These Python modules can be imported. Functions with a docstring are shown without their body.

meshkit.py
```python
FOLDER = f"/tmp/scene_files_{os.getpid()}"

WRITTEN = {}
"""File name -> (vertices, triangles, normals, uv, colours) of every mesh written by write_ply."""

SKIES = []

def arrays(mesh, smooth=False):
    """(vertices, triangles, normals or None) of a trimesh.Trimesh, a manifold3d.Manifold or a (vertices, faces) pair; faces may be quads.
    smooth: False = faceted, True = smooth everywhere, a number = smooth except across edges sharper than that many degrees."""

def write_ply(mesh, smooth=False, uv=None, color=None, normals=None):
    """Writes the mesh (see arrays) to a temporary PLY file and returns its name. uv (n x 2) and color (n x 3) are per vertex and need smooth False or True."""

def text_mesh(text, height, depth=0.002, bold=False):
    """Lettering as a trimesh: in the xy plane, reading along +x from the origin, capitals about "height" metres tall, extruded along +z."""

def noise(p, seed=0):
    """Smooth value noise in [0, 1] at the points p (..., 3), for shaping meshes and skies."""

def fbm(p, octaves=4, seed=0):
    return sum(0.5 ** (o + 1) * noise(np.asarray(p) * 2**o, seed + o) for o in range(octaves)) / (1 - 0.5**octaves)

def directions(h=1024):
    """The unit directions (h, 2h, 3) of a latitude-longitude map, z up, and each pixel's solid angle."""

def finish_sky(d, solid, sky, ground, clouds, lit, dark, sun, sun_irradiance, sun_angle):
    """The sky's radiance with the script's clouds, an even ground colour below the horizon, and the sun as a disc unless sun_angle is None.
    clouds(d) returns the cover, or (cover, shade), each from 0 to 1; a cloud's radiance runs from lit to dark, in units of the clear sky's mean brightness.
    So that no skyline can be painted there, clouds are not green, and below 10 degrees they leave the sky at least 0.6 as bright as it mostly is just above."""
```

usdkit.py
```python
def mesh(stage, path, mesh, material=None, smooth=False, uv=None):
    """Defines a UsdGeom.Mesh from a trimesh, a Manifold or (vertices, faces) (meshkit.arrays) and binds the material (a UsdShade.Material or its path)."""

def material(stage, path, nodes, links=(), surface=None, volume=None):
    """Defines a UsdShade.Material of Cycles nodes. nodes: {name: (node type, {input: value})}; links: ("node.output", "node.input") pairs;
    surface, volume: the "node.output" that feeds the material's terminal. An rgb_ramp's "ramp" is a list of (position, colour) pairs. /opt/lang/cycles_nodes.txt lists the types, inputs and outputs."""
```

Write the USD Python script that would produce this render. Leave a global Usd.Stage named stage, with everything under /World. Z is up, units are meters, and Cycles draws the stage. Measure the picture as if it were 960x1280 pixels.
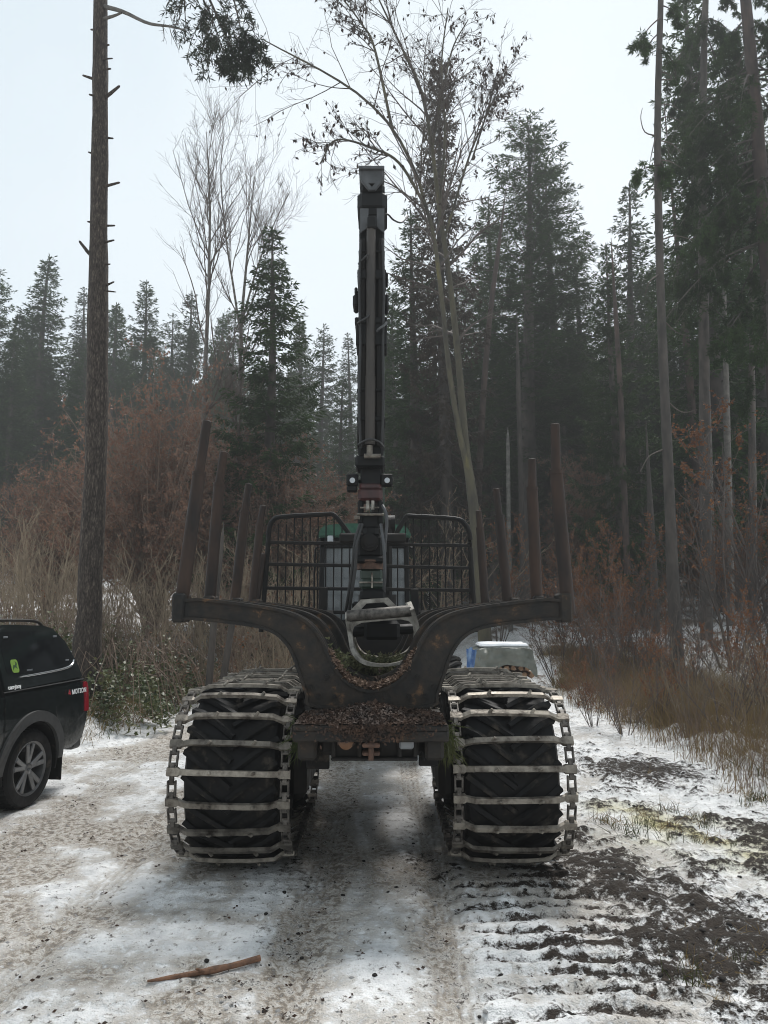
import math, random
import numpy as np, trimesh
import usdkit, meshkit
from shapely.geometry import Polygon
from shapely import affinity
from pxr import Usd, UsdGeom, UsdLux, UsdShade, Gf, Sdf, Vt

stage = Usd.Stage.CreateInMemory()
UsdGeom.SetStageUpAxis(stage, 'Z')
UsdGeom.Xform.Define(stage, '/World')
UsdGeom.Scope.Define(stage, '/World/Looks')

# ------------------------------------------------------------------ camera
CAM_H, PITCH, FPX = 2.0, math.radians(7.52), 924.0
cam = UsdGeom.Camera.Define(stage, '/World/camera')
cam.AddTranslateOp().Set((0, 0, CAM_H))
cam.AddRotateXOp().Set(90 + math.degrees(PITCH))
cam.CreateHorizontalApertureAttr(36.0)
cam.CreateVerticalApertureAttr(48.0)
cam.CreateFocalLengthAttr(36.0 * FPX / 960)
cam.CreateExposureAttr(1.45)

# ------------------------------------------------------------------ sky and sun (overcast)
SUN_EL, SUN_AZ = math.radians(58), math.radians(18)
sky = UsdLux.DomeLight.Define(stage, '/World/sky')
sky.GetPrim().SetCustomDataByKey('kind', 'structure')
usdkit.material(stage, '/World/Looks/sky_material', {
    's': ('sky_texture', {'sky_type': 'single_scattering', 'sun_disc': False, 'sun_elevation': SUN_EL, 'sun_rotation': SUN_AZ, 'air_density': 1.0, 'aerosol_density': 2.0}),
    'tc': ('texture_coordinate', {}),
    'n': ('noise_texture', {'scale': 1.3, 'detail': 4.0, 'roughness': 0.5}),
    'r': ('rgb_ramp', {'ramp': [(0.25, (4.7, 5.5, 6.0)), (0.75, (6.5, 6.95, 7.2))]}),
    'm': ('mix', {'fac': 0.93}),
    'b': ('background_shader', {'strength': 0.0535})},
    [('tc.generated', 'n.vector'), ('n.fac', 'r.fac'), ('s.color', 'm.color1'), ('r.color', 'm.color2'), ('m.color', 'b.color')], surface='b.background')
UsdShade.MaterialBindingAPI.Apply(sky.GetPrim()).Bind(UsdShade.Material.Get(stage, '/World/Looks/sky_material'))
sun = UsdLux.DistantLight.Define(stage, '/World/sun')
sun.CreateNormalizeAttr(True); sun.CreateIntensityAttr(0.4); sun.CreateAngleAttr(18.0); sun.CreateColorAttr((1.0, 0.97, 0.93))
sun.AddRotateZOp().Set(-math.degrees(SUN_AZ)); sun.AddRotateXOp().Set(math.degrees(SUN_EL) - 90)
# (rotateX by el-90 turns -z towards -y and down: light comes from +y, rotated by the azimuth)

# ------------------------------------------------------------------ helpers
RNG = np.random.default_rng(7)
ORIGIN, USED = {}, {}


def P(px, py, Y):
    """Where a ray of the photograph meets the upright plane at distance Y: (x, y, z)."""
    a, b = (px - 480) / FPX, (640 - py) / FPX
    t = Y / (math.cos(PITCH) - b * math.sin(PITCH))
    return np.array([a * t, Y, CAM_H + t * (math.sin(PITCH) + b * math.cos(PITCH))])


def numbered(parent, name):
    k = (parent, name); n = USED.get(k, 0); USED[k] = n + 1
    return f'{parent}/{name}' if n == 0 else f'{parent}/{name}_{n:03d}'


def tag(prim, label=None, cat=None, group=None, kind=None):
    for k, v in (('label', label), ('category', cat), ('group', group), ('kind', kind)):
        if v: prim.SetCustomDataByKey(k, v)


def thing(name, label, cat, loc=(0, 0, 0), rotz=None, scale=None, group=None, kind=None):
    path = numbered('/World', name)
    x = UsdGeom.Xform.Define(stage, path)
    x.AddTranslateOp().Set(tuple(float(c) for c in loc))
    if rotz is not None: x.AddRotateZOp().Set(float(rotz))
    if scale is not None: x.AddScaleOp().Set(Gf.Vec3f(*[float(c) for c in (scale if np.ndim(scale) else (scale,) * 3)]))
    tag(x.GetPrim(), label, cat, group, kind)
    ORIGIN[path] = np.asarray(loc, float) if rotz is None and scale is None else np.zeros(3)
    return path


def dup(src, label, loc, rotz, scale, group=None, cat=None, name=None):
    was = stage.GetPrimAtPath(src).GetCustomData()
    path = thing(name or src.rsplit('/', 1)[1].rstrip('0123456789').rstrip('_'), label, cat or was['category'], loc, rotz, scale, group)
    pr = stage.GetPrimAtPath(path)
    pr.GetReferences().AddInternalReference(Sdf.Path(src)); pr.SetInstanceable(True)
    return path


def obj(name, mesh, mat, parent=None, smooth=False, label=None, kind=None):
    if isinstance(mesh, MB): mesh = mesh.get()
    path = numbered(parent or '/World', name)
    v, f = (np.asarray(mesh[0], float), np.asarray(mesh[1])) if isinstance(mesh, tuple) else (np.asarray(mesh.vertices), np.asarray(mesh.faces))
    if parent:
        top = '/'.join(parent.split('/')[:3])
        v = v - ORIGIN.get(top, 0)
    m = usdkit.mesh(stage, path, (v, f), '/World/Looks/' + mat, smooth=smooth)
    tag(m.GetPrim(), label, None, None, kind)
    return path


def holder(name, parent):
    path = numbered(parent, name)
    UsdGeom.Xform.Define(stage, path)
    return path


_c = trimesh.convex.convex_hull(np.array([[sx * (1 if k == 0 else .8), sy * (1 if k == 1 else .8), sz * (1 if k == 2 else .8)] for sx in (-1, 1) for sy in (-1, 1) for sz in (-1, 1) for k in range(3)]))
CH_S = np.sign(_c.vertices); CH_K = np.argmax(np.abs(_c.vertices), 1); CH_F = np.array(_c.faces)
BX = trimesh.creation.box((2, 2, 2)); BX_V, BX_F = np.array(BX.vertices), np.array(BX.faces)


def tubes(Pn, R, n=6, caps=True):
    """N polylines (N,K,3) with radii (N,K) as tubes of n sides."""
    Pn = np.asarray(Pn, float); R = np.asarray(R, float)
    N, K = R.shape
    t = np.gradient(Pn, axis=1); t /= np.linalg.norm(t, axis=2, keepdims=True) + 1e-12
    tm = t.mean(1); ref = np.where(np.abs(tm[:, 2:3]) < .8, [[0, 0, 1.]], [[1., 0, 0]])[:, None, :]
    a = np.cross(t, ref); a /= np.linalg.norm(a, axis=2, keepdims=True) + 1e-12
    b = np.cross(t, a)
    an = np.arange(n) * 2 * np.pi / n
    v = Pn[:, :, None] + R[:, :, None, None] * (np.cos(an)[None, None, :, None] * a[:, :, None] + np.sin(an)[None, None, :, None] * b[:, :, None])
    base = np.arange(N)[:, None, None] * K * n
    i = np.arange(K - 1)[None, :, None] * n; j = np.arange(n)[None, None, :]; j2 = (j + 1) % n
    q = np.stack(np.broadcast_arrays(base + i + j, base + i + n + j, base + i + n + j2, base + i + j2), -1).reshape(-1, 4)
    f = [q[:, [0, 1, 2]], q[:, [0, 2, 3]]]
    if caps:
        for e, flip in ((0, False), (K - 1, True)):
            b0 = (np.arange(N) * K * n + e * n)[:, None]
            k = np.arange(1, n - 1)[None]
            tri = np.stack(np.broadcast_arrays(b0, b0 + k, b0 + k + 1), -1).reshape(-1, 3)
            f.append(tri[:, ::-1] if flip else tri)
    return v.reshape(-1, 3), np.vstack(f)


def cards(p, d, s, L, W, mid=.4):
    """Leaf diamonds at p, along d, half-width W along s, length L."""
    L = np.broadcast_to(L, len(p))[:, None]; W = np.broadcast_to(W, len(p))[:, None]
    v = np.stack([p, p + d * L * mid + s * W, p + d * L, p + d * L * mid - s * W], 1).reshape(-1, 3)
    b = np.arange(len(p))[:, None] * 4
    return v, np.vstack([b + [0, 1, 2], b + [0, 2, 3]])


class MB:
    def __init__(self): self.v, self.f, self.n = [], [], 0

    def add(self, v, f):
        self.v.append(np.asarray(v, float)); self.f.append(np.asarray(f) + self.n); self.n += len(v); return self

    def get(self): return np.vstack(self.v), np.vstack(self.f)

    def box(self, c, size, rot=None, ch=0.0):
        h = np.asarray(size, float) / 2
        if ch > 0:
            c_ = min(ch, h.min() * .9)
            v = CH_S * (h - c_ * (np.arange(3)[None] != CH_K[:, None])); f = CH_F
        else: v, f = BX_V * h, BX_F
        if rot is not None: v = v @ np.asarray(rot).T
        return self.add(v + np.asarray(c, float), f)

    def lohi(self, lo, hi, ch=0.0):
        lo, hi = np.minimum(lo, hi), np.maximum(lo, hi)
        return self.box((lo + hi) / 2, hi - lo, None, ch)

    def bar(self, p, q, w, h, ch=0.0, up=(0, 0, 1)):
        p, q = np.asarray(p, float), np.asarray(q, float); d = q - p; L = np.linalg.norm(d); d = d / L
        s = np.cross(d, up); s /= np.linalg.norm(s); u = np.cross(s, d)
        return self.box((p + q) / 2, (L, w, h), np.stack([d, s, u], 1), ch)

    def tube(self, pts, r, n=10):
        pts = np.asarray(pts, float)
        return self.add(*tubes(pts[None], np.broadcast_to(r, (1, len(pts))), n))

    def cyl(self, p, q, r, n=14, r2=None): return self.tube([p, q], [r, r if r2 is None else r2], n)

    def prism(self, poly, y0, y1, ch=0.0, axis='y'):
        """Polygon in (x, z) pushed along y (or in (y, z) along x)."""
        if not isinstance(poly, Polygon): poly = Polygon(poly).buffer(0)
        parts = [(poly, y0, y1)] if ch <= 0 else [(poly, y0 + ch, y1 - ch), (poly.buffer(-ch, join_style=2), y0, y1)]
        for g, a, b in parts:
            for gg in getattr(g, 'geoms', [g]):
                if gg.is_empty or gg.area < 1e-7: continue
                m = trimesh.creation.extrude_polygon(gg, b - a, engine='earcut')
                v = np.array(m.vertices); f = np.array(m.faces)
                if axis == 'y': v = np.stack([v[:, 0], v[:, 2] + a, v[:, 1]], 1); f = f[:, ::-1]
                else: v = np.stack([v[:, 2] + a, v[:, 0], v[:, 1]], 1)
                self.add(v, f)
        return self

    def lathe(self, prof, c, axis=0, n=40):
        """prof: (offset along axis, radius)."""
        prof = np.asarray(prof, float); K = len(prof)
        an = np.arange(n) * 2 * np.pi / n
        v = np.zeros((K, n, 3)); o = [i for i in range(3) if i != axis]
        v[:, :, axis] = prof[:, :1]; v[:, :, o[0]] = prof[:, 1:] * np.cos(an); v[:, :, o[1]] = prof[:, 1:] * np.sin(an)
        i = np.arange(K - 1)[:, None] * n; j = np.arange(n)[None]; j2 = (j + 1) % n
        q = np.stack(np.broadcast_arrays(i + j, i + j2, i + n + j2, i + n + j), -1).reshape(-1, 4)
        return self.add(v.reshape(-1, 3) + np.asarray(c, float), np.vstack([q[:, [0, 1, 2]], q[:, [0, 2, 3]]]))

    def blob(self, c, r, seed=0, sub=2, amp=.25):
        m = trimesh.creation.icosphere(subdivisions=sub); v = np.array(m.vertices)
        v = v * (1 + amp * (meshkit.fbm(v * 1.7 + seed * 7.3, 3, seed)[:, None] * 2 - 1))
        return self.add(v * np.asarray(r) + np.asarray(c, float), np.array(m.faces))


def smooth_line(pts, n=16):
    """Catmull-Rom through the points."""
    pts = np.asarray(pts, float); p = np.vstack([2 * pts[0] - pts[1], pts, 2 * pts[-1] - pts[-2]])
    seg = len(pts) - 1; u = np.linspace(0, seg - 1e-9, n); i = u.astype(int); t = (u - i)[:, None]
    a, b, c, d = p[i], p[i + 1], p[i + 2], p[i + 3]
    return .5 * (2 * b + (c - a) * t + (2 * a - 5 * b + 4 * c - d) * t ** 2 + (3 * b - a - 3 * c + d) * t ** 3)


def sstep(a, b, x):
    t = np.clip((np.asarray(x, float) - a) / (b - a), 0, 1); return t * t * (3 - 2 * t)


# ------------------------------------------------------------------ materials
def mat(name, c1, c2=None, scale=8.0, rough=.6, rough2=None, metal=0.0, bump=0.0, bscale=None, detail=5.0, lo=.35, hi=.65, spec=.5, stretch=None, island=None, trans=None, random_tint=None, c3=None, coat=0.0):
    """Noise between two colours, bump, optional per-island and per-copy value changes."""
    c2 = c2 or c1
    ramp = [(lo, c1), (hi, c2)] + ([(min(hi + .12, 1), c3)] if c3 else [])
    n = {'tc': ('texture_coordinate', {}), 'n': ('noise_texture', {'scale': scale, 'detail': detail, 'roughness': .6}),
         'r': ('rgb_ramp', {'ramp': ramp}), 'p': ('principled_bsdf', {'roughness': rough, 'metallic': metal, 'specular_ior_level': spec, 'coat_weight': coat, 'coat_roughness': .08})}
    l = [('n.fac', 'r.fac')]
    if stretch:
        n['mp'] = ('mapping', {'scale': stretch}); l += [('tc.object', 'mp.vector'), ('mp.vector', 'n.vector')]
    else: l += [('tc.object', 'n.vector')]
    col = 'r.color'
    if island or random_tint:
        n['hs'] = ('hsv', {}); src = None
        if island:
            n['g'] = ('geometry', {}); n['mr'] = ('map_range', {'to_min': 1 - island, 'to_max': 1 + island}); l += [('g.random_per_island', 'mr.value')]; src = 'mr.result'
        if random_tint:
            n['oi'] = ('object_info', {}); n['mo'] = ('map_range', {'to_min': 1 - random_tint, 'to_max': 1 + random_tint}); l += [('oi.random', 'mo.value')]
            if src:
                n['mm'] = ('math', {'math_type': 'multiply'}); l += [(src, 'mm.value1'), ('mo.result', 'mm.value2')]; src = 'mm.value'
            else: src = 'mo.result'
        l += [(col, 'hs.color'), (src, 'hs.value')]; col = 'hs.color'
    l.append((col, 'p.base_color'))
    if rough2 is not None:
        n['rr'] = ('map_range', {'from_min': lo, 'from_max': hi, 'to_min': rough, 'to_max': rough2, 'clamp': True}); l += [('n.fac', 'rr.value'), ('rr.result', 'p.roughness')]
    if bump:
        n['bn'] = ('noise_texture', {'scale': bscale or scale * 3, 'detail': 4.0}); n['bu'] = ('bump', {'strength': 1.0, 'distance': bump})
        l += [(('mp.vector' if stretch else 'tc.object'), 'bn.vector'), ('bn.fac', 'bu.height'), ('bu.normal', 'p.normal')]
    surf = 'p.BSDF'
    if trans:
        n['t'] = ('translucent_bsdf', {}); n['mc'] = ('mix_closure', {'fac': trans}); l += [(col, 't.color'), ('p.BSDF', 'mc.closure1'), ('t.BSDF', 'mc.closure2')]; surf = 'mc.closure'
    usdkit.material(stage, '/World/Looks/' + name, n, l, surface=surf)


mat('rubber', (.0045, .0045, .005), (.011, .0105, .010), 7, .6, .9, spec=.2, bump=.004, bscale=30, lo=.42, hi=.58, c3=(.05, .042, .034))
mat('dark_steel', (.004, .004, .0045), (.014, .012, .010), 7, .5, .75, spec=.22, bump=.002, bscale=40)
mat('black_paint', (.003, .0035, .004), (.008, .008, .008), 9, .45, .65, spec=.2, bump=.001, bscale=30)
mat('worn_steel', (.04, .03, .023), (.25, .225, .19), 11, .34, .65, metal=.5, bump=.004, bscale=50, detail=8.0, lo=.33, hi=.60, random_tint=.4)
mat('link_steel', (.025, .021, .018), (.15, .135, .12), 18, .45, .65, metal=.45, bump=.002, bscale=50, lo=.35, hi=.65)
mat('bunk_steel', (.008, .0075, .007), (.028, .022, .017), 9, .55, .8, metal=.1, spec=.3, bump=.005, bscale=40, detail=9.0, lo=.40, hi=.60, c3=(.13, .07, .036))
mat('stake_steel', (.013, .010, .009), (.045, .028, .021), 6, .55, .8, spec=.3, metal=.1, bump=.003, bscale=30, stretch=(1, 1, .35), lo=.35, hi=.65)
mat('grapple_steel', (.12, .11, .096), (.33, .31, .275), 11, .35, .6, metal=.5, bump=.002, bscale=45, lo=.35, hi=.6)
mat('chrome_rod', (.03, .026, .023), (.055, .047, .041), 5, .35, .5, metal=.4, stretch=(1, 1, .2))
mat('grey_paint', (.03, .032, .034), (.055, .057, .06), 10, .5)
mat('rust', (.035, .018, .012), (.10, .05, .03), 16, .75, bump=.003)
mat('red_paint', (.022, .008, .008), (.05, .015, .014), 12, .5)
mat('green_paint', (.012, .05, .03), (.02, .078, .046), 6, .3, .45)
mat('green_dark', (.012, .026, .018), (.025, .04, .028), 9, .5)
mat('lamp_glass', (.38, .40, .42), None, 3, .12)
mat('orange_lens', (.13, .055, .012), (.09, .035, .01), 8, .35)
mat('grey_lens', (.15, .16, .17), None, 8, .3)
mat('hose', (.012, .012, .012), None, 5, .5)
mat('hose_grey', (.05, .052, .055), None, 5, .45)
usdkit.material(stage, '/World/Looks/truck_paint', {  # black paint with a film of road salt low on the panels
    'tc': ('texture_coordinate', {}), 'xyz': ('separate_xyz', {}), 'n': ('noise_texture', {'scale': 9.0, 'detail': 8.0, 'roughness': .7}), 'z': ('map_range', {'from_min': .95, 'from_max': .45, 'to_min': .0, 'to_max': .55, 'clamp': True}),
    'nn': ('map_range', {'from_min': .35, 'from_max': .65, 'clamp': True}), 'mu': ('math', {'math_type': 'multiply'}), 'mx': ('mix', {'color1': (.008, .010, .010), 'color2': (.085, .08, .072)}), 'rg': ('map_range', {'to_min': .16, 'to_max': .7}),
    'p': ('principled_bsdf', {'coat_weight': .5, 'coat_roughness': .06})},
    [('tc.object', 'xyz.vector'), ('tc.object', 'n.vector'), ('xyz.z', 'z.value'), ('n.fac', 'nn.value'), ('z.result', 'mu.value1'), ('nn.result', 'mu.value2'), ('mu.value', 'mx.fac'), ('mx.color', 'p.base_color'), ('mu.value', 'rg.value'), ('rg.result', 'p.roughness')], surface='p.BSDF')
mat('truck_plastic', (.028, .028, .028), (.04, .04, .04), 20, .65)
mat('truck_glass', (.008, .009, .010), None, 3, .06)
mat('alloy', (.11, .11, .112), (.16, .16, .16), 8, .35, metal=.7)
mat('chrome', (.6, .61, .62), None, 3, .15, metal=.9)
mat('white_letters', (.75, .75, .75), None, 3, .4)
mat('red_letters', (.45, .04, .05), None, 3, .4)
mat('tail_red', (.22, .012, .02), None, 3, .15)
mat('sticker_green', (.16, .27, .04), None, 3, .5)
mat('sticker_dark', (.02, .06, .02), None, 3, .5)
mat('bark_spruce', (.032, .028, .024), (.08, .066, .056), 5, .9, bump=.01, stretch=(1, 1, .3), random_tint=.25)
mat('bark_red', (.028, .021, .018), (.068, .044, .035), 5, .9, bump=.01, stretch=(1, 1, .3), random_tint=.2)
mat('bark_moss', (.03, .027, .022), (.075, .066, .04), 3, .9, bump=.01, stretch=(1, 1, .35), lo=.35, hi=.62, c3=(.115, .10, .036))
mat('bark_birch', (.13, .125, .11), (.06, .056, .05), 4, .8, stretch=(1, 1, 2))
mat('bark_grey', (.075, .068, .06), (.14, .125, .11), 6, .9, random_tint=.2)
mat('twig_tan', (.12, .088, .06), (.25, .195, .13), 1.5, .85, random_tint=.25)
mat('twig_brown', (.105, .07, .052), (.18, .125, .092), 1.5, .85, random_tint=.2)
mat('twig_dark', (.055, .043, .037), (.10, .078, .066), 1.5, .85, random_tint=.2)
mat('needles', (.024, .054, .018), (.066, .112, .036), 1.2, .7, island=.35, trans=.2, random_tint=.2, spec=.12)
mat('needles_brown', (.05, .032, .02), (.07, .05, .03), 1.2, .7, island=.35, trans=.15, spec=.3)
mat('needles_pine', (.014, .026, .014), (.032, .046, .024), 1.2, .6, island=.35, trans=.15, spec=.3)
mat('leaf_dark', (.035, .022, .017), (.07, .042, .03), 3, .7, island=.4, trans=.2, spec=.3)
mat('leaf_beech', (.20, .075, .03), (.34, .15, .06), 1.2, .7, island=.35, trans=.3, random_tint=.15, spec=.3)
mat('leaf_beech_pale', (.21, .105, .07), (.36, .20, .13), 1.2, .7, island=.35, trans=.3, random_tint=.15, spec=.3)
mat('leaf_bramble', (.06, .10, .03), (.17, .18, .06), 2.5, .5, island=.45, trans=.2, lo=.4, hi=.6, c3=(.15, .08, .04))
mat('reed', (.32, .21, .085), (.55, .41, .2), 1.0, .8, island=.55, trans=.25, spec=.2)
mat('grass_green', (.06, .08, .025), (.13, .13, .05), 1.0, .7, island=.4, trans=.25, spec=.2)
mat('moss_green', (.08, .10, .04), (.22, .21, .10), 6, .9, island=.4)
mat('bark_litter', (.03, .016, .010), (.13, .068, .04), 9, .85, island=.5)
mat('chip_light', (.10, .05, .03), (.42, .27, .18), 14, .85, island=.6)
mat('mud_clod', (.014, .011, .009), (.034, .026, .02), 9, .9, island=.4, bump=.006)
mat('dirt_snow', (.35, .34, .33), (.6, .6, .6), 9, .7, island=.3, bump=.006)
mat('stick_wood', (.085, .045, .027), (.21, .105, .058), 22, .8, bump=.006, stretch=(1, 1, 1), c3=(.07, .045, .033))
mat('log_end', (.22, .13, .075), (.32, .2, .12), 12, .85)
mat('log_bark', (.06, .045, .035), (.12, .09, .07), 12, .9, bump=.01)
mat('tarp_grey', (.09, .098, .08), (.16, .165, .14), 3, .5, bump=.01, bscale=6)
mat('tarp_blue', (.05, .13, .32), (.3, .42, .6), 3, .4, bump=.01, bscale=6, lo=.45, hi=.7)
mat('snow', (.74, .76, .79), (.82, .83, .85), 5, .75, bump=.01, bscale=12)
mat('mesh_grey', (.14, .145, .15), (.19, .19, .19), 9, .5)

usdkit.material(stage, '/World/Looks/bark_pine', {
    'tc': ('texture_coordinate', {}), 'mp': ('mapping', {'scale': (17, 17, 3.4)}), 'nz': ('noise_texture', {'scale': .8, 'detail': 4.0}), 'ad': ('mix', {'mix_type': 'add', 'fac': .55}),
    'v': ('voronoi_texture', {'feature': 'distance_to_edge', 'scale': 1.0}), 'vc': ('voronoi_texture', {'feature': 'f1', 'scale': 1.0}), 'n': ('noise_texture', {'scale': 4.0, 'detail': 6.0, 'roughness': .7}),
    'r': ('rgb_ramp', {'ramp': [(.0, (.022, .018, .016)), (.1, (.034, .028, .024)), (.4, (.06, .05, .043))]}), 'r2': ('rgb_ramp', {'ramp': [(.36, (.4, .37, .35)), (.5, (1, .95, .9)), (.62, (2.5, 2.4, 2.3))]}),
    'mu': ('mix', {'mix_type': 'multiply', 'fac': 1.0}), 'bu': ('bump', {'strength': 1.0, 'distance': .03}), 'b2': ('bump', {'strength': 1.0, 'distance': .012}), 'p': ('principled_bsdf', {'roughness': .9, 'specular_ior_level': .25})},
    [('tc.object', 'mp.vector'), ('mp.vector', 'nz.vector'), ('mp.vector', 'ad.color1'), ('nz.color', 'ad.color2'), ('ad.color', 'v.vector'), ('ad.color', 'vc.vector'), ('mp.vector', 'n.vector'), ('v.distance', 'r.fac'), ('n.fac', 'r2.fac'), ('r.color', 'mu.color1'), ('r2.color', 'mu.color2'),
     ('mu.color', 'p.base_color'), ('r.color', 'bu.height'), ('n.fac', 'b2.height'), ('bu.normal', 'b2.normal'), ('b2.normal', 'p.normal')], surface='p.BSDF')
# cab glass: see-through pane
usdkit.material(stage, '/World/Looks/cab_glass', {'t0': ('transparent_bsdf', {'color': (.8, .82, .82)}), 'du': ('diffuse_bsdf', {'color': (.13, .137, .14)}), 't': ('mix_closure', {'fac': .45}), 'g': ('glossy_bsdf', {'roughness': .05, 'color': (.9, .9, .9)}), 'f': ('fresnel', {'IOR': 1.5}),
    'm': ('mix_closure', {})}, [('f.fac', 'm.fac'), ('t0.BSDF', 't.closure1'), ('du.BSDF', 't.closure2'), ('t.closure', 'm.closure1'), ('g.BSDF', 'm.closure2')], surface='m.closure')
# ------------------------------------------------------------------ the ground
XR = 4.15


def ground_h(x, y):
    x, y = np.asarray(x, float), np.asarray(y, float)
    xl = -9.5 + 5.4 * sstep(9.0, 11.6, y) - .4 * sstep(12, 18, y)                 # left edge of the road
    left = np.maximum(xl - x, 0); right = np.maximum(x - XR, 0)
    hill = .085 * np.maximum(y - 15, 0) * sstep(15, 24, y)
    hill = np.where(y > 60, hill * 1.0 + .06 * (y - 60), hill)
    road = sstep(5.0, 1.5, np.abs(x + .3)) * sstep(46, 24, y)                     # the road cuts through, nearly level
    z = hill * (1 - .75 * road)
    z = z + .30 * sstep(0, 1.1, left) + .07 * np.minimum(left, 25) + .13 * sstep(0, .9, right) + .05 * np.minimum(right, 30)
    z = z + .10 * np.maximum(right - 8, 0) * sstep(10, 30, y) * .5
    return z


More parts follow.
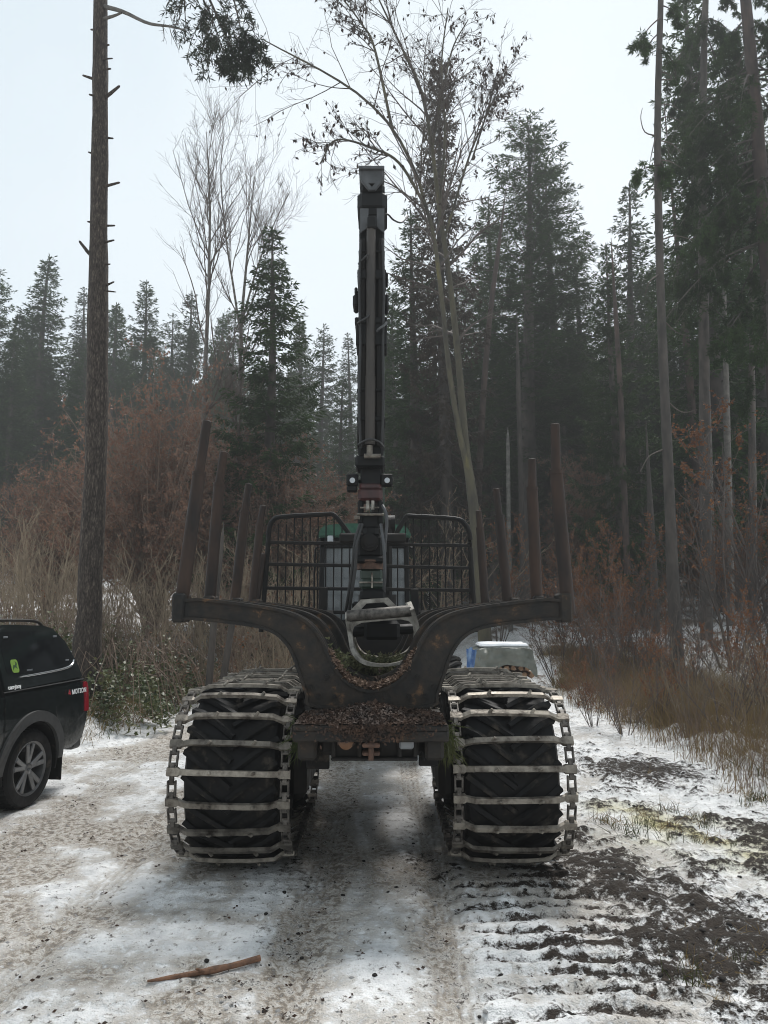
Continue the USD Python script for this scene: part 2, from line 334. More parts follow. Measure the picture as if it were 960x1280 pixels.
def ground_fine(x, y):
    """Height with relief, and the mud, dirt (both with some painted machine shade) and yellow stains."""
    p = np.stack([x, y, 0 * x], -1)
    h = ground_h(x, y)
    near = sstep(30, 14, y) * sstep(12, 7, np.abs(x))
    fn = lambda s, o, sd: meshkit.fbm(p * s, o, sd) * 2 - 1
    n_a, n_b, n_c, n_d = fn(.7, 3, 1), fn(2.3, 4, 2), fn(7, 4, 3), fn(22, 3, 4)
    off = 1 - sstep(.1, -.8, np.maximum(-9.5 + 5.4 * sstep(9.0, 11.6, y) - x, x - XR))  # off the road
    zone_r = sstep(-.1, 1.3, x + .25 * n_a)                                       # churned right-hand side
    # grouser prints behind the right-hand track
    u = (x - .95) / .55
    prints = sstep(1.35, .6, np.abs(u + .3 * n_b)) * sstep(6.3, 5.6, y)
    ph = (y + .07 * u * u + .13 * n_b + .03 * n_c) / .19
    bars = sstep(.25, .75, .5 + .5 * np.sin(2 * np.pi * ph)) * prints
    prints_l = sstep(1.3, .7, np.abs((x + 1.12) / .5 + .3 * n_b)) * sstep(6.4, 5.9, y)
    bars_l = sstep(.3, .7, .5 + .5 * np.sin(2 * np.pi * (y + .05 * n_b) / .21)) * prints_l
    # car tyre ruts running with the road
    rut = lambda c, w: sstep(w * 1.25, w * .35, np.abs(x - c - .10 * n_a - .05 * n_b - .05 * np.sin(y * .35)))
    ruts = rut(-.55, .17) + rut(.35, .15) + rut(-2.1, .16) + rut(-3.3, .16)
    streak = meshkit.fbm(np.stack([x * 5.5 + .4 * n_a, y * .45, 0 * x + 3], -1), 4, 9) * 2 - 1
    tread = .5 + .5 * np.sin(2 * np.pi * (x * 18 + .35 * np.abs(np.sin(y * 16))))
    # mud
    lump = n_b * .6 + n_c * .55 + n_d * .3
    far_r = np.exp(-(((x - 3.2) / 1.0) ** 2 + ((y - 9.6) / .8) ** 2))
    big_r = np.exp(-(((x - 2.1) / .75) ** 2 + ((y - 4.9) / 1.3) ** 2))
    mid_r = np.exp(-(((x - 3.6) / .9) ** 2 + ((y - 6.9) / .9) ** 2))
    far_z = sstep(.9, 2.0, x) * sstep(8.6, 6.5, y)
    foot = np.exp(-(((x - 1.15) / .85) ** 2 + ((y - 6.1) / .55) ** 2)) + .7 * np.exp(-(((x + 1.2) / .7) ** 2 + ((y - 6.2) / .35) ** 2))  # mud round the tracks, also standing in for their contact shadow
    mud = lump * (1.25 - .45 * prints) + 1.0 * bars * (.35 + .65 * (n_a + .6)) - .93 + zone_r * .42 + .25 * far_z + 1.0 * far_r + .72 * big_r + .5 * mid_r + .55 * foot - .25 * (x < -.2)
    mud = sstep(-.55, .6, mud) * (1 - off * .85)
    snowclean = n_a * .85 + n_b * .6 + n_c * .3 + .06 + .3 * sstep(.1, .6, x) * sstep(1.2, .5, np.abs(x - .1))
    dirt = sstep(.48, -.34, snowclean) * (.62 + .38 * sstep(.4, -1.2, x)) + .35 * np.clip(ruts, 0, 1) * sstep(-.4, .5, n_b) + .42 * sstep(-.0, .45, streak) * sstep(2.6, 1.2, np.abs(x + .9)) + .35 * np.clip(ruts, 0, 1) * tread
    wet_shade = np.exp(-((x - .1) / .9) ** 2 - ((y - 6.3) / .9) ** 2)  # damp ice plus the shadow of the machine, put into the ground colour
    mud = mud + (.34 * sstep(.26, .1, np.abs(x + .62 + .06 * n_a)) * sstep(3.4, 5.0, y) * sstep(10, 7.5, y) + .3 * sstep(.9, .3, np.abs(x + .05)) * np.exp(-((y - 6.15) / .5) ** 2) + .25 * sstep(.2, .08, np.abs(x - .32 + .05 * n_a)) * sstep(9, 7, y)) * (.6 + .8 * n_c)  # mud strips; the middle one deepens that damp, shadow-coloured patch
    mud = np.clip(mud, 0, 1)
    dirt = dirt + .5 * wet_shade
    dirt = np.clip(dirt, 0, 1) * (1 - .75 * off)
    litter = sstep(.05, .55, n_b * .8 + n_c * .4 + .25 * sstep(16, 30, y)) * off * sstep(9, 14, y)
    yel = np.exp(-(((x - 2.75) / .62) ** 2 + ((y - 6.75) / .75) ** 2)) * sstep(-.5, .5, n_b + .3 * n_c) + .6 * np.exp(-(((x - 2.3) / .35) ** 2 + ((y - 7.6) / .4) ** 2)) * sstep(-.2, .5, n_b)
    # relief
    r = near * (.030 * n_b * (.35 + .65 * zone_r) + .024 * n_c * (.5 + .8 * zone_r) + .010 * n_d)
    r = r + near * (-.030 * bars + .018 * mud * n_c + .022 * mud * zone_r) - near * .012 * bars_l - near * np.clip(ruts, 0, 1) * (.020 + .012 * tread)
    r = r + off * (.10 * n_a * .6 + .07 * n_b) * sstep(60, 20, y) + off * sstep(0, .5, x - XR) * sstep(2.2, .6, x - XR) * sstep(-.3, .5, n_a + .5 * n_b) * .12
    flat = sstep(.75, .35, np.abs(x + 1.14)) + sstep(.75, .35, np.abs(x - .96))
    flat = flat * sstep(5.8, 6.1, y) * sstep(8.3, 8.0, y)
    h = h + r * (1 - .9 * flat) - .012 * flat
    return h, mud, dirt, litter, np.clip(yel, 0, 1)


def spread(lo, hi, step): return np.arange(lo, hi, step)


def grow_out(start, end, step, g):
    out, s = [], step
    x = start
    while abs(x) < abs(end):
        s *= g; x = x + (s if end > start else -s); out.append(x)
    return np.array(out)


gx = np.concatenate([grow_out(-4.6, -170, .03, 1.11)[::-1], spread(-4.6, -2.3, .03), spread(-2.3, 3.2, .02), spread(3.2, 5.2, .03), grow_out(5.2, 170, .03, 1.11)])
gy = np.concatenate([grow_out(3.7, -40, .05, 1.3)[::-1], spread(3.7, 7.2, .02), spread(7.2, 11.6, .03), spread(11.6, 17, .07), grow_out(17, 230, .08, 1.07)])
GX, GY = np.meshgrid(gx, gy)
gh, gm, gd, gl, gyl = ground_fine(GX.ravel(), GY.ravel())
nx, ny = len(gx), len(gy)
ii = (np.arange(ny - 1)[:, None] * nx + np.arange(nx - 1)[None]).ravel()
gq = np.stack([ii, ii + 1, ii + nx + 1, ii + nx], -1)
GROUND = np.stack([GX.ravel(), GY.ravel(), gh], -1)

usdkit.material(stage, '/World/Looks/ground_material', {
    'geo': ('geometry', {}),
    'mud': ('attribute', {'attribute': 'mud'}), 'dirt': ('attribute', {'attribute': 'dirt'}), 'lit': ('attribute', {'attribute': 'litter'}), 'yel': ('attribute', {'attribute': 'yellow'}),
    'n1': ('noise_texture', {'scale': 5.0, 'detail': 8.0, 'roughness': .65}), 'n2': ('noise_texture', {'scale': 17.0, 'detail': 6.0, 'roughness': .7}), 'n3': ('noise_texture', {'scale': 90.0, 'detail': 3.0}),
    'snow': ('rgb_ramp', {'ramp': [(.3, (.56, .565, .57)), (.6, (.86, .86, .86))]}),
    'dirty': ('rgb_ramp', {'ramp': [(.36, (.075, .058, .044)), (.46, (.31, .27, .225)), (.59, (.66, .635, .60))]}),
    'mudc': ('rgb_ramp', {'ramp': [(.3, (.009, .007, .0055)), (.6, (.028, .020, .0145)), (.75, (.055, .041, .03))]}),
    'litc': ('rgb_ramp', {'ramp': [(.35, (.05, .035, .022)), (.5, (.14, .085, .045)), (.65, (.4, .38, .36))]}),
    # dirt mask with fine breakup
    'd1': ('math', {'math_type': 'multiply_add', 'value2': 2.6, 'value3': -1.3}), 'd2': ('math', {'math_type': 'add'}), 'd3': ('map_range', {'from_min': .2, 'from_max': .75, 'clamp': True}),
    'm1': ('math', {'math_type': 'multiply_add', 'value2': 3.2, 'value3': -1.6}), 'm2': ('math', {'math_type': 'add'}), 'mn': ('math', {'math_type': 'multiply_add', 'value2': 1.1, 'value3': -.55}), 'mk': ('math', {'math_type': 'add'}), 'm3': ('map_range', {'from_min': .25, 'from_max': .80, 'clamp': True}),
    'l2': ('math', {'math_type': 'add'}), 'l3': ('map_range', {'from_min': .3, 'from_max': .7, 'clamp': True}),
    'sp': ('map_range', {'from_min': .59, 'from_max': .66, 'clamp': True}), 'sp2': ('math', {'math_type': 'multiply', 'value2': .55}),
    'y1': ('math', {'math_type': 'multiply', 'value2': 1.1}),
    'x1': ('mix', {}), 'x2': ('mix', {}), 'x3': ('mix', {'color2': (.52, .46, .17)}), 'x4': ('mix', {}), 'x5': ('mix', {'color2': (.05, .035, .022)}),
    'rg': ('map_range', {'from_min': 0, 'from_max': 1, 'to_min': .55, 'to_max': .7}),
    'bh': ('math', {'math_type': 'multiply_add', 'value2': .35}), 'bu': ('bump', {'strength': 1.0, 'distance': .04}),
    'p': ('principled_bsdf', {'specular_ior_level': .22})},
    [(f'geo.position', f'{k}.vector') for k in ('n1', 'n2', 'n3')] + [
        ('n1.fac', 'snow.fac'), ('n2.fac', 'dirty.fac'), ('n2.fac', 'mudc.fac'), ('n2.fac', 'litc.fac'),
        ('n2.fac', 'd1.value1'), ('d1.value', 'd2.value1'), ('dirt.fac', 'd2.value2'), ('d2.value', 'd3.value'),
        ('n2.fac', 'm1.value1'), ('m1.value', 'm2.value1'), ('mud.fac', 'm2.value2'), ('n3.fac', 'mn.value1'), ('m2.value', 'mk.value1'), ('mn.value', 'mk.value2'), ('mk.value', 'm3.value'),
        ('m1.value', 'l2.value1'), ('lit.fac', 'l2.value2'), ('l2.value', 'l3.value'),
        ('snow.color', 'x1.color1'), ('dirty.color', 'x1.color2'), ('d3.result', 'x1.fac'),
        ('x1.color', 'x2.color1'), ('litc.color', 'x2.color2'), ('l3.result', 'x2.fac'),
        ('yel.fac', 'y1.value1'), ('x2.color', 'x3.color1'), ('y1.value', 'x3.fac'),
        ('n2.fac', 'sp.value'), ('sp.result', 'sp2.value1'), ('x3.color', 'x5.color1'), ('sp2.value', 'x5.fac'),
        ('x5.color', 'x4.color1'), ('mudc.color', 'x4.color2'), ('m3.result', 'x4.fac'),
        ('x4.color', 'p.base_color'), ('m3.result', 'rg.value'), ('rg.result', 'p.roughness'),
        ('n3.fac', 'bh.value1'), ('n2.fac', 'bh.value3'), ('bh.value', 'bu.height'), ('bu.normal', 'p.normal')], surface='p.BSDF')
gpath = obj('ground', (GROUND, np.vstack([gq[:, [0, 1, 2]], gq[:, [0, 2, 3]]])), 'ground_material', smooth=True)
gprim = stage.GetPrimAtPath(gpath)
tag(gprim, 'snowy forest road and wooded hillside, packed white snow with brown mud and tyre prints', 'ground', kind='structure')
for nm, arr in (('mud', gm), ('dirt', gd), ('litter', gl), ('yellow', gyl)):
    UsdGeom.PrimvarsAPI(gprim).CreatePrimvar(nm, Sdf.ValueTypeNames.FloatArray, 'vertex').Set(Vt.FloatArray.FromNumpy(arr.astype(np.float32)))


def gz(x, y): return float(ground_h(x, y))
# ------------------------------------------------------------------ the forwarder
CX = -0.09                                                                        # middle of the machine
FW = thing('forwarder', 'dark log forwarder with tracked rear bogies, empty stakes and raised crane, seen from behind', 'forwarder', (CX, 6.9, 0))


def wheel(name, x, y, z, R, W, seed=0):
    h = holder(name, FW); m = MB()
    w = W / 2
    m.lathe([(-w * .86, R * .55), (-w, R * .7), (-w, R * .84), (-w * .93, R * .925), (-w * .8, R * .95), (w * .8, R * .95), (w * .93, R * .925), (w, R * .84), (w, R * .7), (w * .86, R * .55)], (x, y, z), 0, 48)
    for k in range(22):
        for s in (-1, 1):
            a0 = 2 * np.pi * (k + (.5 if s > 0 else 0)) / 22
            pts = []
            for u in np.linspace(.0, 1, 5):
                a = a0 - .42 * u; xx = s * (u * w * 1.0 - .01)
                rr = R * (.975 - .05 * max(u - .8, 0) / .2)
                pts.append([x + xx, y + rr * math.cos(a), z + rr * math.sin(a)])
            m.tube(pts, [.026, .026, .027, .03, .034], 5)
    obj('tyre', m, 'rubber', h, smooth=35)
    m = MB(); m.lathe([(-w * .8, R * .56), (-w * .75, R * .5), (-w * .3, R * .46), (-w * .2, .2), (-w * .3, .14), (-w * .3, .01), (w * .3, .01), (w * .3, .14), (w * .2, .2), (w * .3, R * .46), (w * .75, R * .5), (w * .8, R * .56)], (x, y, z), 0, 36)
    for k in range(10):
        a = 2 * np.pi * k / 10
        for s in (-1, 1): m.cyl((x + s * w * .2, y + .17 * math.cos(a), z + .17 * math.sin(a)), (x + s * w * .36, y + .17 * math.cos(a), z + .17 * math.sin(a)), .016, 6)
    obj('rim', m, 'green_dark', h, smooth=30)


WY0, WY1, WZ, WR = 6.27, 7.77, .705, .652
for s in (-1, 1):
    for y in (WY0, WY1): wheel('wheel', CX + s * 1.05, y, WZ, WR, .70)
    for y in (12.2, 13.7): wheel('front_wheel', CX + s * .98, y, .63, .62, .68)

# the bogie tracks: cross plates and chain links around each pair of wheels
TR = .672; L1 = WY1 - WY0; TOT = 2 * L1 + 2 * np.pi * TR; NPL = 33


def track_at(s):
    """(y, z), outward normal, tangent on the run of the track."""
    s = s % TOT
    if s < np.pi * TR:                                                            # round the rear wheel, bottom to top
        a = s / TR; n = (-math.sin(a), -math.cos(a)); return np.array([WY0 + TR * n[0], WZ + TR * n[1]]), np.array(n)
    s -= np.pi * TR
    if s < L1: return np.array([WY0 + s, WZ + TR - .035 * math.sin(np.pi * s / L1)]), np.array((0., 1.))
    s -= L1
    if s < np.pi * TR:
        a = s / TR; n = (math.sin(a), math.cos(a)); return np.array([WY1 + TR * n[0], WZ + TR * n[1]]), np.array(n)
    s -= np.pi * TR
    return np.array([WY1 - s, WZ - TR]), np.array((0., -1.))


def lerp3(p, n, x, rad, tan):
    """Point of the track frame: x across, rad outward, tan along."""
    t = np.array((n[1], -n[0]))
    q = p + n * rad + t * tan
    return (x, q[0], q[1])


rt = random.Random(5)
for sx in (-1, 1):
    tk = holder('bogie_track', FW); xc = CX + sx * 1.055
    for k in range(NPL):
        s0 = TOT * (k + (.30 if sx < 0 else .42)) / NPL + rt.uniform(-.008, .008)
        p, n = track_at(s0); m = MB()
        st = [(-.455, -.05, .034), (-.375, -.048, .036), (-.36, -.046, .024), (-.30, -.006, .024), (-.12, .004, .023), (.12, .004, .023), (.30, -.006, .024), (.36, -.046, .024), (.375, -.048, .036), (.455, -.05, .034)]
        tw = rt.uniform(-.02, .02); bend = rt.uniform(-.010, .006); v = []
        for xx, rad, hw in st:
            rad = rad + bend * math.cos(xx * 3.4) ; th = .026 + (.006 if abs(xx) > .37 else 0)
            for a, b in ((-hw, 0), (hw, 0), (hw * .8, th), (-hw * .8, th)): v.append(lerp3(p, n, xc + xx, rad + b - .005, a + tw * xx * 2))
        K = len(st); f = []
        for i in range(K - 1):
            for j in range(4):
                a, b, c, d = i * 4 + j, i * 4 + (j + 1) % 4, i * 4 + 4 + (j + 1) % 4, i * 4 + 4 + j
                f += [[a, b, c], [a, c, d]]
        f += [[0, 2, 1], [0, 3, 2]]; e = (K - 1) * 4; f += [[e, e + 1, e + 2], [e, e + 2, e + 3]]
        m.add(v, f)
        for xs in (-.155, .165):                                                  # ice studs welded on the plate
            xs += rt.uniform(-.012, .012)
            a, b = lerp3(p, n, xc + xs, .012, -.012 + rt.uniform(-.006, .006)), lerp3(p, n, xc + xs + .03, .042, .006)
            m.bar(a, b, .018, .022, .004, up=(1, 0, .2))
        obj('track_plate', m, 'worn_steel', tk)
        for e in (-1, 1):                                                         # chain links to the next plate
            pm, nm = track_at(s0 + TOT / NPL / 2); m = MB(); xl_ = xc + e * .415
            t = np.array((nm[1], -nm[0])); rot = np.stack([[1, 0, 0], [0, t[0], t[1]], [0, nm[0], nm[1]]], 1)
            q = lambda dx, rad, tan: lerp3(pm, nm, xl_ + dx, rad, tan)
            for dx in (-.027, .027): m.box(q(dx, -.05, 0), (.014, .118, .032), rot, .005)
            for tan in (-.038, .038): m.box(q(0, -.05, tan), (.054, .022, .03), rot, .005)
            m.box(q(0, -.045, .075), (.034, .075, .026), rot, .004); m.box(q(0, -.045, -.075), (.034, .075, .026), rot, .004)
            obj('track_link', m, 'link_steel', tk)

# bogie boxes between wheels and frame
for sx in (-1, 1):
    m = MB(); m.lohi(np.array((CX + sx * .52, WY0 - .25, .52)), np.array((CX + sx * .665, WY1 + .25, .92)), .05)
    for y in (WY0, WY1): m.cyl((CX + sx * .6, y, WZ), (CX + sx * .80, y, WZ), .2, 18)
    obj('bogie_case', m, 'dark_steel', FW)
    m = MB(); m.lohi(np.array((CX + sx * .50, 12.0, .55)), np.array((CX + sx * .65, 13.9, .95)), .05)
    for y in (12.2, 13.7): m.cyl((CX + sx * .6, y, .7), (CX + sx * .8, y, .7), .2, 18)
    obj('bogie_case', m, 'dark_steel', FW)

# rear frame
m = MB()
m.lohi(np.array((CX - .36, 5.28, 1.0)), np.array((CX + .36, 10.2, 1.25)), .03)
m.lohi(np.array((CX - .25, 5.9, .92)), np.array((CX + .25, 8.2, 1.0)), .03)
m.lohi(np.array((CX - .62, 6.85, .70)), np.array((CX + .62, 7.2, 1.0)), .03)
obj('frame', m, 'dark_steel', FW)
m = MB(); m.lohi(np.array((CX - .53, 5.15, 1.175)), np.array((CX + .53, 5.95, 1.225)), .012)
m.lohi(np.array((CX - .53, 5.15, 1.11)), np.array((CX + .53, 5.19, 1.19)), .012)
for s in (-1, 1): m.lohi(np.array((CX + s * .37, 5.2, .98)), np.array((CX + s * .50, 5.9, 1.18)), .02)
obj('rear_ledge', m, 'bunk_steel', FW)
# end box with lamps, hitch and hanging flaps
m = MB()
xl, xr = P(414, 925, 5.22)[0], P(522, 925, 5.22)[0]; zt, zb = P(460, 909, 5.22)[2], P(460, 951, 5.22)[2]
m.lohi(np.array((xl, 5.26, zb)), np.array((xr, 5.29, zt)), .006)
m.lohi(np.array((xl, 5.21, zt - .03)), np.array((xr, 5.29, zt)), .006); m.lohi(np.array((xl, 5.21, zb)), np.array((xr, 5.29, zb + .022)), .006)
for x in (xl, xr - .03, P(447, 925, 5.22)[0], P(497, 925, 5.22)[0]): m.lohi(np.array((x, 5.22, zb + .02)), np.array((x + .03, 5.28, zt - .03)), .006)
obj('end_box', m, 'dark_steel', FW)
m = MB(); c = P(464, 930, 5.2)
m.box(c, (.12, .14, .03), None, .008); m.box(c + [0, .02, -.06], (.12, .1, .03), None, .008); m.cyl(c + [0, -.03, .05], c + [0, -.03, -.1], .02, 10); m.box(c + [0, .04, .06], (.2, .06, .04), None, .01)
obj('hitch', m, 'rust', FW, smooth=30)
c = P(433, 926, 5.24); m = MB(); m.cyl(c, c + [0, -.045, 0], .052, 20); m.cyl(c + [0, -.045, 0], c + [0, -.055, 0], .052, 20, .03); obj('orange_lamp', m, 'orange_lens', FW, smooth=30)
c = P(508, 927, 5.24); m = MB(); m.box(c + [0, -.03, 0], (.10, .05, .085), None, .012); obj('reversing_lamp', m, 'grey_lens', FW)
for a, b, yb in ((384, 412, 961), (523, 548, 957)):
    m = MB(); p, q = P(a, 892, 5.42), P(b, yb, 5.42)
    m.lohi(np.array((p[0], 5.40, q[2])), np.array((q[0], 5.425, p[2])), .008)
    for k in range(3): m.bar((p[0] + .03 + k * .05, 5.38, p[2] - .02), (p[0] + .03 + k * .05, 5.38, q[2] + .04 * (k + 1)), .02, .012, .004, up=(0, 1, 0))
    obj('mud_flap', m, 'rubber', FW)

# bunks with stakes
BY = [5.72, 6.68, 7.88, 9.15]
half_top = [(250, 748), (222, 750), (250, 747.5), (300, 753), (345, 760), (372, 768), (391, 781), (405, 801), (417, 828), (432, 848), (450, 858), (464.5, 861)]
half_bot = [(220, 776), (244, 775), (292, 780), (328, 786), (349, 796), (364, 815), (374, 843), (382, 866), (390, 882), (464.5, 884)]
ox = P(464.5, 800, BY[0])[0]
ht = [(P(x, y, BY[0])[0] - ox, P(x, y, BY[0])[2]) for x, y in half_top[1:]]; hb = [(P(x, y, BY[0])[0] - ox, P(x, y, BY[0])[2]) for x, y in half_bot]
ht_s = smooth_line(np.array(ht[1:]), 34); hb_s = smooth_line(np.array(hb[1:]), 30)
outline = [ht[0]] + [tuple(p) for p in ht_s]
lower = [hb[0]] + [tuple(p) for p in hb_s]
full = outline + [(-x, z) for x, z in outline[::-1][1:]] + [(-x, z) for x, z in lower] + lower[::-1][1:]
bunk_poly = Polygon(full).buffer(0)
LS = [[((228, 745), (249, 592), (259, 526)), 8.4, 6.2], [((262, 755), (274, 605), (280, 565)), 7.2, 5.5], [((293, 757), (306, 640), (311, 605)), 6.2, 4.7], [((315, 760), (325, 655), (329, 632)), 5.2, 4.1]]
RS = [[((709, 748), (695, 590), (694, 530)), 8.4, 6.2], [((671, 752), (665, 610), (665, 574)), 7.2, 5.4], [((635, 758), (624, 645), (620, 611)), 6.2, 4.6], [((607, 762), (600, 660), (598, 638)), 5.2, 4.0]]
for i, y in enumerate(BY):
    m = MB(); g = affinity.translate(bunk_poly, CX, 0)
    m.prism(g, y - .085, y + .085, .012)
    m.prism(g.difference(g.buffer(-.022)), y - .10, y + .10)                       # the flange that stands proud round the web
    for s in (-1, 1):
        bx = ht[0][0] * -s + CX
        m.lohi(np.array((bx - s * -.02, y - .11, ht[0][1] - .17)), np.array((bx + s * .075 * -1, y + .11, ht[0][1] + .05)), .015)
        m.cyl((CX + s * 1.0, y, 1.955), (CX + s * 1.0, y, 1.90), .03, 8)
    b = obj('bunk', m, 'bunk_steel', FW, smooth=25)
    for s in (-1, 1):
        m = MB()
        for dx, z in ((.28, 1.36), (.40, 1.36), (.34, 1.50), (.46, 1.43)):
            m.cyl((CX + s * dx, y - .085, z), (CX + s * dx, y - .108, z), .017, 6)
        obj('bolts', m, 'dark_steel', b)
    for (pts, r0, r1) in (LS[i], RS[i]):
        q = [P(*p, y) for p in pts]; sc = y / FPX
        q[0] = q[0] + (q[0] - q[1]) / np.linalg.norm(q[0] - q[1]) * .12
        m = MB(); d = (q[1] - q[0])
        m.tube([q[0], q[0] + d * .5, q[1] - d * .004, q[1]], [r0 * sc, r0 * sc, r0 * sc * .97, r0 * sc * .86], 14)
        e = q[2] - q[1]
        m.tube([q[1] - e * .25, q[1] + e * .5, q[2] - e * .015, q[2]], [r1 * sc * .98, r1 * sc * .96, r1 * sc * .95, r1 * sc * .82], 14)
        m.tube([q[1] - d * .015 , q[1] + e * .03], [r0 * sc * 1.04] * 2, 14)
        obj('stake', m, 'stake_steel', b, smooth=35)
# fold pins under the left arms (the short lugs seen below them)
# headboard gate
GY_ = 9.72
def gp(x, y): return P(x, y, GY_)
m = MB()
left = smooth_line([gp(326, 790), gp(331, 735), gp(335, 682), gp(336.5, 662), gp(341, 651), gp(353, 646), gp(414, 642.5)], 26)
left = np.vstack([left, smooth_line([gp(416, 643), gp(422, 648), gp(437, 668)], 5)])
right = smooth_line([gp(595, 790), gp(591, 735), gp(588, 690), gp(587, 668), gp(581, 655), gp(568, 648.5), gp(511, 645)], 26)
right = np.vstack([right, smooth_line([gp(509, 645), gp(505, 650), gp(494, 669)], 5)])
gate = holder('headboard', FW)
for pl in (left, right):
    m = MB(); m.tube(pl, .032, 8); obj('gate_frame', m, 'dark_steel', gate, smooth=40)
for yl, yr in ((678, 682), (705, 710), (735, 738), (764, 768)):
    m = MB(); a, b = gp(336, yl), gp(590, yr); a[0] = np.interp(a[2], left[:16, 2], left[:16, 0]); b[0] = np.interp(b[2], right[:16, 2], right[:16, 0])
    m.bar(a, b, .035, .045, .006); obj('gate_rail', m, 'dark_steel', gate)
for k, x in enumerate(list(range(347, 440, 10)) + list(range(497, 588, 10))):
    pl = left if x < 450 else right
    zt = np.interp(gp(x, 700)[0], *(lambda o: (pl[o, 0], pl[o, 2]))(np.argsort(pl[:, 0])))
    if x in range(347, 360) : zt = gp(x, 655)[2]
    if x > 575: zt = gp(x, 664)[2]
    m = MB(); c = gp(x, 700); m.cyl((c[0], GY_ + .028, gp(x, 788)[2]), (c[0], GY_ + .028, zt), .0095, 6); obj('gate_bar', m, 'dark_steel', gate)
for x0, x1, yt in ((400, 410, 734), (513, 523, 736)):
    m = MB(); m.lohi(gp(x0, 810) * [1, 0, 1] + [0, GY_ - .06, 0], gp(x1, yt) * [1, 0, 1] + [0, GY_ - .02, 0], .01); obj('gate_post', m, 'dark_steel', gate)
m = MB(); m.bar(gp(318, 776), gp(330, 692), .09, .07, .012); obj('gate_brace', m, 'stake_steel', gate)
m = MB(); m.lohi(np.array((CX - .8, GY_ - .07, 1.25)), np.array((CX + .8, GY_ + .07, 1.62)), .03); m.lohi(np.array((CX - .42, GY_ - .1, 1.2)), np.array((CX + .42, GY_ + .3, 1.9)), .03)
obj('gate_base', m, 'dark_steel', gate)

# crane: column, main boom, elbow, stick, tip
m = MB(); m.cyl((CX, 10.15, 1.2), (CX, 10.15, 2.2), .26, 20); m.lohi(np.array((CX - .2, 9.95, 2.1)), np.array((CX + .2, 10.4, 3.25)), .04)
m.cyl((CX - .24, 10.1, 3.15), (CX + .24, 10.1, 3.15), .14, 16); obj('crane_column', m, 'dark_steel', FW, smooth=30)
top = P(464.5, 262, 7.45)
EL = np.array((CX, 7.45, top[2] - .1))
m = MB(); m.bar((CX, 10.1, 3.15), (CX, 8.2, EL[2] - .5), .2, .26, .03); m.bar((CX, 8.25, EL[2] - .55), (CX, 7.5, EL[2] + .05), .19, .24, .03); obj('main_boom', m, 'green_dark', FW)
m = MB(); m.cyl((CX, 9.95, 2.3), (CX, 9.0, 4.1), .075, 12); m.cyl((CX, 9.0, 4.1), (CX, 8.75, 4.6), .04, 10); obj('lift_cylinder', m, 'dark_steel', FW, smooth=30)
YS = 7.2
def sp(x, y, Y=YS): return P(x, y, Y)
el = holder('elbow', FW)
def slab(x0, y0, x1, y1, Ya, Yb, ch=.012, Yp=None):
    a, b = P(x0, y0, Yp or Ya), P(x1, y1, Yp or Ya)
    return MB().lohi(np.array((a[0], Ya, b[2])), np.array((b[0], Yb, a[2])), ch)
obj('cap', slab(449.5, 209, 479.5, 226, 7.15, 7.55, .015), 'grey_paint', el)
obj('cap_rim', slab(448.5, 206.5, 480.5, 210.5, 7.12, 7.58, .006), 'grey_paint', el)
m = MB(); pg = [sp(450, 225), sp(479.5, 225), sp(478, 231), sp(469, 242), sp(461, 242), sp(452, 231)]
pg = Polygon([(p[0], p[2]) for p in pg]).difference(Polygon([(p[0], p[2]) for p in (sp(461.5, 234), sp(468, 234), sp(465, 238))])); m.prism(pg, 7.13, 7.17, .004); obj('bracket', m, 'grey_paint', el)
obj('elbow_block', slab(446.5, 236, 484, 262, 7.17, 7.7, .05).add(*slab(450, 228, 481, 240, 7.2, 7.65, .03).get()).add(*slab(451.5, 258, 479.5, 270, 7.19, 7.6, .02).get()), 'black_paint', el)
stick = holder('stick_boom', FW)
for x0, x1 in ((450.5, 461), (471, 480.5)):
    a, b, c, d = sp(x0, 268), sp(x1, 268), sp(x1, 297), sp(x0, 297)
    pts = [a, b, c, d]
    k = 3 if x0 < 460 else 2
    pts = [a, b, sp(x1, 291 if x0 < 460 else 299), sp(x0, 299 if x0 < 460 else 291)]
    obj('side_plate', MB().prism([(p[0], p[2]) for p in pts], 7.08, 7.11, .003), 'grey_paint', stick)
obj('boom_box', slab(449, 268, 480, 430, 7.14, 7.40, .015).add(*slab(447, 428, 480.5, 560, 7.14, 7.40, .015).get()), 'black_paint', stick)
m = MB()
for x0, x1 in ((449, 456.5), (472.5, 480)): m.add(*slab(x0, 298, x1, 430, 7.09, 7.16, .008).get()); m.add(*slab(x0 - 2, 428, x1 + .5, 558, 7.09, 7.16, .008).get())
obj('side_rail', m, 'dark_steel', stick)
for a, b, x0, x1 in ((336, 348, 446.5, 482.5), (396, 404, 443.5, 484), (404, 431, 445, 483.5), (520, 526, 446, 481.5), (485, 489, 446, 481.5), (312, 315, 448, 481)):
    obj('boom_collar', slab(x0, a, x1, b, 7.075, 7.42, .01), 'black_paint', stick)
for x0, x1, a, b in ((441, 448, 367, 382), (481, 486, 366, 384), (443, 447, 358, 366), (482, 485, 340, 349)): obj('hose_clamp', slab(x0, a, x1, b, 7.08, 7.3, .02), 'black_paint', stick)
m = MB(); m.cyl(sp(464, 283, 7.06), sp(463, 470, 7.06), .047, 16); m.cyl(sp(463, 470, 7.06), sp(462.5, 556, 7.06), .050, 16); obj('extension_cylinder', m, 'chrome_rod', stick, smooth=30)
obj('cylinder_mount', slab(459, 270, 470.5, 284, 7.0, 7.12, .01), 'black_paint', stick)
